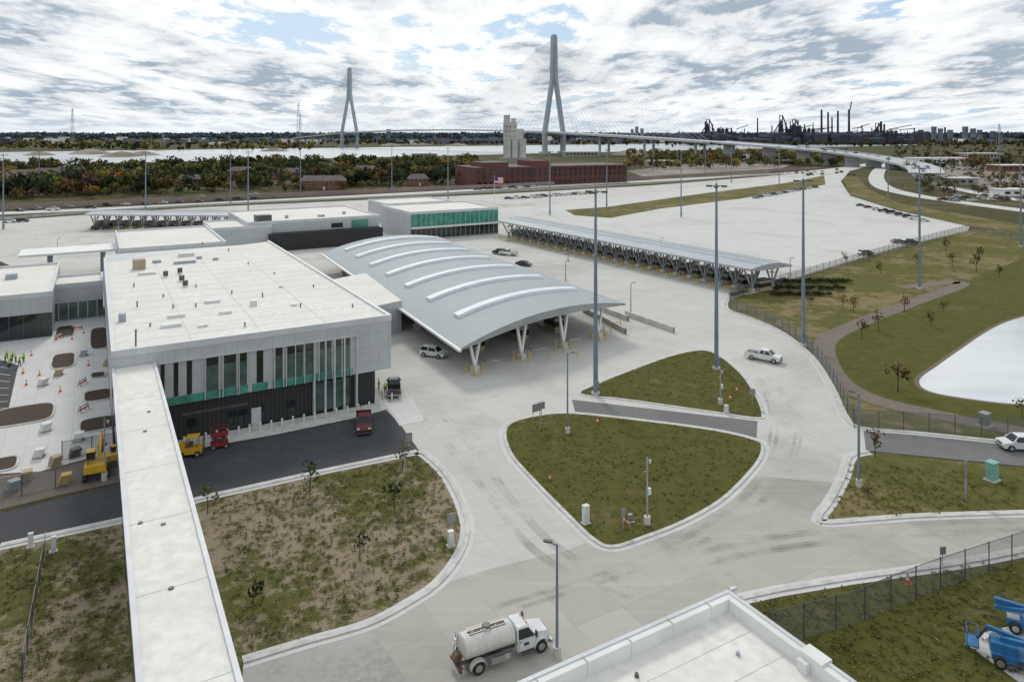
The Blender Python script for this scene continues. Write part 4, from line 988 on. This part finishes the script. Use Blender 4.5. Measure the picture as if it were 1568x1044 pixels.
for T,kc in ((T1,0),(T2,857)):
    for i in range(26):
        zt=150+i*2.6
        for sgk in (1,-1):
            k=kc+sgk*(38+i*(15 if (sgk==1)==(kc==0) else 11.8)); q=T1+dd*k
            for o in (17,-17):
                a=(T.x,T.y,zt); b=(q.x+nn.x*o,q.y+nn.y*o,deckz(k)); m.cyl(a,b,.2,.2,3,'cable',caps=False)
m.obj('stay_cables')
vk=T1+dd*-361; pts=[tuple(vk)]+[(345,905),(385,850),(410,800),(415,740),(395,690)]
P=cr(pts,k=8); n=len(P); zs=[deckz(-361)*(1-i/(n-1))**1.0+.6 for i in range(n)]
m=MB(); m.ribbon(P,30,0,2.2,'deck',zs=zs); m.obj('approach_viaduct')
m=MB()
for i in range(2,n-8,4):
    m.box((P[i][0],P[i][1],0),(16,2,max(.5,zs[i]-2)),'deck',-.3)
m.obj('viaduct_piers')
m=MB(); m.ribbon([ (p[0]+14.5,p[1]+3) for p in P],.5,0,1.2,'deck',zs=[z+1.1 for z in zs]); m.obj('viaduct_parapet')
for i in range(10,n-4,2):
    for o in (-6,5):
        if random.random()<.6: 
            c=car(random.choice(kinds),random.choice(cols),P[i][0]+o,P[i][1]+random.uniform(-4,4),2.2); c.location.z=zs[i]+.05
e=empty('brick_factory'); a=Vector(W(728,287)); b=Vector(W(960,279)); d=(b-a).normalized(); L=(b-a).length; n2=Vector((-d.y,d.x))
def Bx(m,l0,l1,w0,w1,z0,z1,k):
    c=[a+d*l0+n2*w0,a+d*l1+n2*w0,a+d*l1+n2*w1,a+d*l0+n2*w1]; m.hexa([(q.x,q.y,z0) for q in c],[(q.x,q.y,z1) for q in c],k)
m=MB(); Bx(m,0,L,0,40,0,13.5,'brick'); Bx(m,L*.05,L*.2,-.5,25,0,17,'brick'); Bx(m,L*.35,L*.47,-.5,25,0,18,'brick'); m.obj('walls',e)
m=MB(); Bx(m,-.3,L+.3,-.3,40,13.5,14,'roof2'); Bx(m,L*.05,L*.2,-.8,25,17,17.5,'roof2'); m.obj('roof',e)
m=MB()
for z in (2,6.5,10.3):
    i=2
    while i<L-3: Bx(m,i,i+2.2,-.65,-.4,z,z+2.4,'darkglass'); i+=4.4
m.obj('windows',e)
e=empty('grain_elevator'); x,y=W(785,252); m=MB()
m.box((x-3,y,0),(17,16,52),'silo'); m.box((x-7,y,52),(8,9,9),'silo'); m.box((x+1,y,52),(6,8,5),'silo'); m.box((x+9,y,0),(9,14,44),'silo'); m.obj('headhouse',e)
m=MB()
for i in range(3): m.cyl((x-6+i*9,y-13,0),(x-6+i*9,y-13,32),4.4,4.4,20,'silo')
m.box((x+4,y-20,0),(40,10,9),'shed'); m.obj('silos',e)
m=MB(); 
for z in range(10,50,6):
    for dx in (-8,-3,2): m.box((x+dx,y-8.1,z),(1.2,.4,1.8),'darkglass')
m.obj('windows',e)
def house(u,v,w,d,h,rot):
    x,y=W(u,v); e=empty('brick_house',(x,y,0)); e.rotation_euler=(0,0,rot)
    m=MB(); m.box((0,0,0),(w,d,h),'brick2'); m.obj('walls',e)
    m=MB(); hw,hd=w/2+.5,d/2+.5; r=3.5
    A=[(-hw,-hd,h),(hw,-hd,h),(hw,hd,h),(-hw,hd,h)]; R1=(-hw+3,0,h+r);R2=(hw-3,0,h+r)
    m.face([A[0],A[1],R2,R1],'roof2');m.face([A[2],A[3],R1,R2],'roof2');m.face([A[1],A[2],R2],'roof2');m.face([A[3],A[0],R1],'roof2'); m.obj('roof',e)
    m=MB()
    for z in (1,4):
        i=-w/2+1.5
        while i<w/2-1.5: m.box((i,-d/2-.03,z),(1.2,.12,1.5),'whitew'); m.box((i,-d/2-.06,z+.1),(1.0,.12,1.3),'darkglass'); i+=3
    m.obj('windows',e); m=MB(); m.box((1,-d/2-.06,0),(1.1,.14,2.1),'whitew'); m.obj('door',e)
for a_ in houses: house(*a_)
def shed(u,v,w,d,h,k,rot=0,nm='warehouse'):
    x,y=W(u,v); e=empty(nm,(x,y,0)); e.rotation_euler=(0,0,rot); m=MB(); m.box((0,0,0),(w,d,h),k); m.obj('walls',e); m=MB(); m.box((0,0,h),(w+1,d+1,.5),'whitew'); m.obj('roof',e)
    m=MB(); i=-w/2+4
    while i<w/2-3: m.box((i,-d/2-.06,h*.4),(3.4,.15,h*.35),'darkglass'); i+=6
    m.obj('windows',e)
for a_ in ((1432,252,75,25,8,'whitew',.1),(1500,243,60,25,8,'shed',.1),(1550,262,40,20,6,'brick2',.1),(1468,283,22,12,5,'shed',.1),(1420,272,16,10,4,'shed',0),(1010,254,30,15,6,'shed',.2),(1130,245,30,14,7,'whitew',.3),(890,240,60,20,8,'shed',.2),(650,242,40,18,7,'shed',.1),(1200,252,24,12,5,'brick2',.2),(1545,300,18,10,4,'whitew',.1)): shed(*a_)
def at(u,Y): return (u-784)*Y/F
def zz(v,Y): return 38+(205-v)*Y/F
e=empty('steel_mill'); m=MB(); Y=2600
for u,v,r in ((1258,168,3.2),(1268,172,3),(1283,170,3.2),(1160,181,2.2),(1274,180,2.5),(1300,168,3.4),(1080,186,2.4),(1091,190,2),(1222,184,2.4),(1120,196,3),(1232,190,2),(1349,186,4),(1354,190,3),(1400,196,2),(1447,195,3),(1182,192,2),(1040,200,2),(1320,192,2),(1335,196,2),(1204,188,1.8),(1210,186,1.8),(1140,197,1.6),(1103,194,1.6),(1245,188,1.8)):
    m.cyl((at(u,Y),Y,0),(at(u,Y),Y,zz(v,Y)),r*1.3,r,10,'mill')
m.beam((at(1299,Y),Y,zz(180,Y)),(at(1304,Y),Y,zz(156,Y)),3,3,'mill'); m.obj('stacks',e)
m=MB()
def furnace(u,v):
    x=at(u,Y); zt=zz(v,Y); 
    m.cyl((x,Y,0),(x,Y,zt*.35),12,11,14,'mill'); m.cyl((x,Y,zt*.35),(x,Y,zt*.62),11,7,14,'mill'); m.cyl((x,Y,zt*.62),(x,Y,zt*.8),7,5.5,12,'mill')
    for dx in (-5,5):
        m.cyl((x+dx,Y,zt*.55),(x+dx,Y,zt),1.6,1.6,6,'mill')
    m.beam((x-5,Y,zt),(x+6,Y,zt),2.6,2.6,'mill'); m.beam((x+5,Y,zt),(x+24,Y,zt*.5),3.4,3.4,'mill'); m.cyl((x+24,Y,0),(x+24,Y,zt*.52),7,7,12,'mill')
    m.beam((x-48,Y-10,10),(x-2,Y-10,zt*.85),3.4,3.4,'mill')
    for i in range(3):
        sx=x+38+i*15; m.cyl((sx,Y,0),(sx,Y,zt*.6),6,6,14,'mill'); m.cyl((sx,Y,zt*.6),(sx,Y,zt*.67),6,1,14,'mill')
    for z in (.2,.35,.5,.65): m.box((x,Y,zt*z),(28-z*12,18,1.8),'mill')
    for dx in (-12,12): m.cyl((x+dx,Y-9,0),(x+dx,Y-9,zt*.66),1.1,1.1,5,'mill')
furnace(1084,183); furnace(1196,177); furnace(1216,183); furnace(1343,189)
m.obj('blast_furnaces',e)
m=MB()
for _ in range(110):
    u=random.choice([random.gauss(1085,14),random.gauss(1195,24),random.gauss(1285,32),random.uniform(1050,1430)]); w=random.uniform(10,60); yy=Y+random.uniform(-80,80); h=random.uniform(14,42)
    x=at(u,yy)
    m.box((x,yy,0),(w,22,h),'mill'); m.hexa([(x-w/2,yy-11,h),(x+w/2,yy-11,h),(x+w/2,yy+11,h),(x-w/2,yy+11,h)],[(x-w/2,yy-1,h+5),(x+w/2,yy-1,h+5),(x+w/2,yy+1,h+5),(x-w/2,yy+1,h+5)],'mill')
for _ in range(40):
    u=random.uniform(1060,1400); z=random.uniform(18,60); L_=random.uniform(20,90); x=at(u,Y)
    m.cyl((x,Y-25,z),(x+L_,Y-25,z+random.uniform(-12,18)),1.4,1.4,6,'mill'); m.cyl((x+L_/2,Y-25,0),(x+L_/2,Y-25,z),.8,.8,5,'mill')
m.obj('mill_sheds',e)
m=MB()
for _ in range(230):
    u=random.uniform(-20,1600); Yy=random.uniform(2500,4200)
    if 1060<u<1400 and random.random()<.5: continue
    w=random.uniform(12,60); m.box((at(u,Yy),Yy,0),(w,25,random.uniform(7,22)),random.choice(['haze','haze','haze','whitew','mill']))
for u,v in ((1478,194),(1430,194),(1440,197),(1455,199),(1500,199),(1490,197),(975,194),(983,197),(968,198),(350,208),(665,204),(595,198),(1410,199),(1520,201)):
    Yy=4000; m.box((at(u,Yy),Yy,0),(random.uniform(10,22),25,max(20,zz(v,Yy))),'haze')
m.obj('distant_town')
def pylon(u,vt,Y,wb):
    m=MB(); x=at(u,Y); h=zz(vt,Y)
    for sx in (-1,1):
        for sy in (-1,1): m.cyl((x+sx*wb,Y+sy*wb,0),(x+sx*wb*.15,Y+sy*wb*.15,h),.4,.3,4,'tower')
    n=10
    for i in range(n):
        z0=h*i/n; z1=h*(i+1)/n; w0=wb*(1-.85*i/n); w1=wb*(1-.85*(i+1)/n)
        m.cyl((x-w0,Y-w0,z0),(x+w1,Y-w1,z1),.25,.25,3,'tower'); m.cyl((x+w0,Y-w0,z0),(x-w1,Y-w1,z1),.25,.25,3,'tower')
    for q in (.7,.82,.94): m.beam((x-wb*1.2,Y,h*q),(x+wb*1.2,Y,h*q),.6,.8,'tower')
    m.obj('transmission_tower')
pylon(111,166,2100,6); pylon(457,158,2300,7); pylon(460,175,2500,6); pylon(250,205,2300,5); pylon(1530,190,1800,6)
m=MB()
for u,v,w,h in ((140,236,40,10),(185,240,35,9),(220,238,30,8),(60,238,26,7),(640,222,50,10),(700,224,40,9),(600,223,40,8),(420,232,30,7),(965,237,35,9)):
    x,y=W(u,v); n=14; top=(x,y,h)
    ring=[(x+w*math.cos(2*math.pi*i/n)*random.uniform(.85,1.1),y+w*math.sin(2*math.pi*i/n),0) for i in range(n)]
    mid=[(x+(q[0]-x)*.45,y+(q[1]-y)*.45,h*random.uniform(.6,.75)) for q in ring]
    for i in range(n):
        j=(i+1)%n; m.face([ring[i],ring[j],mid[j],mid[i]],'gravyard'); m.face([mid[i],mid[j],top],'gravyard')
m.obj('aggregate_stockpiles')
x,y=W(757,312); m=MB(); m.cyl((x,y,0),(x,y,15),.12,.06,8,'cab')
for i in range(7): 
    z=11.2+i*.5; m.face([(x,y,z),(x+4.8,y-.6,z-.25),(x+4.8,y-.6,z+.25),(x,y,z+.5)],'flagr' if i%2==0 else 'flagw')
m.face([(x,y-.03,12.7),(x+2,y-.3,12.6),(x+2,y-.3,14.6),(x,y-.03,14.7)],'flagb'); m.cyl((x,y,15),(x,y,15.3),.2,.1,8,'yellow'); m.obj('flag')

# ------------------------------------------------------------------ sky, sun, camera
w=bpy.data.worlds.new("World"); SC.world=w; w.use_nodes=True; nt=w.node_tree; bg=nt.nodes['Background']
AZ=math.radians(-14); EL=math.radians(38)
w.cycles.sampling_method='MANUAL'; w.cycles.sample_map_resolution=256
sk=N(nt,'ShaderNodeTexSky',sky_type='NISHITA'); sk.sun_disc=False; sk.sun_elevation=EL; sk.sun_rotation=AZ; sk.air_density=1.0; sk.dust_density=1.2; sk.ozone_density=1.5
tc=N(nt,'ShaderNodeTexCoord').outputs['Generated']; sp_=N(nt,'ShaderNodeSeparateXYZ'); nt.links.new(tc,sp_.inputs[0])
z=math_n(nt,'ADD',math_n(nt,'MAXIMUM',sp_.outputs[2],0.0),.10)
cx_=math_n(nt,'MULTIPLY',math_n(nt,'DIVIDE',sp_.outputs[0],z),1.25); cy_=math_n(nt,'MULTIPLY',math_n(nt,'DIVIDE',sp_.outputs[1],z),.66)
def vec(dy,zz_):
    cb=N(nt,'ShaderNodeCombineXYZ'); nt.links.new(cx_,cb.inputs[0]); nt.links.new(math_n(nt,'ADD',cy_,dy),cb.inputs[1]); cb.inputs[2].default_value=zz_; return cb.outputs[0]
v0=vec(0,4.4); big=noise(nt,v0,.8,1,.5)
def dens(v):
    b=noise(nt,v,1.9,6,.60,.1)
    return math_n(nt,'ADD',math_n(nt,'MULTIPLY',big,.32),math_n(nt,'MULTIPLY',b,.68))
d0=dens(v0); d1=dens(vec(.10,4.4))
cov=ramp(nt,d0,.375,.43)
thick=ramp(nt,d0,.44,.58)
lit=ramp(nt,math_n(nt,'SUBTRACT',d1,d0),-.060,.060)
sh=math_n(nt,'ADD',math_n(nt,'MULTIPLY',thick,.36),math_n(nt,'MULTIPLY',math_n(nt,'MULTIPLY',lit,.80),math_n(nt,'ADD',thick,.22)),True)
ccol=mixc(nt,sh,(10.3,10.4,10.3),(3.7,4.5,5.3))
bl=mixc(nt,.75,sk.outputs[0],(4.2,6.0,8.0))
col=mixc(nt,cov,bl,ccol)
hz=math_n(nt,'SUBTRACT',1.0,ramp(nt,sp_.outputs[2],0.0,.045)); col=mixc(nt,math_n(nt,'MULTIPLY',hz,.55),col,(7.4,8.2,8.8))
nt.links.new(col,bg.inputs[0]); bg.inputs[1].default_value=.105
D=Vector((math.sin(AZ)*math.cos(EL),math.cos(AZ)*math.cos(EL),math.sin(EL)))
sl=bpy.data.lights.new('sun','SUN'); sl.energy=1.5; sl.angle=math.radians(12); sl.color=(1,.95,.87)
so=bpy.data.objects.new('sun',sl); SC.collection.objects.link(so); so.rotation_euler=D.to_track_quat('Z','Y').to_euler(); so.location=(0,0,200)
cam=bpy.data.cameras.new('camera'); cam.sensor_width=36; cam.lens=F/1568*36; cam.shift_y=-317/1568; cam.clip_end=40000; cam.clip_start=.5
co=bpy.data.objects.new('camera',cam); SC.collection.objects.link(co); co.location=(0,0,H); co.rotation_euler=(math.radians(90),0,0); SC.camera=co
SC.view_settings.view_transform='Standard'; SC.view_settings.look='None'; SC.view_settings.exposure=0
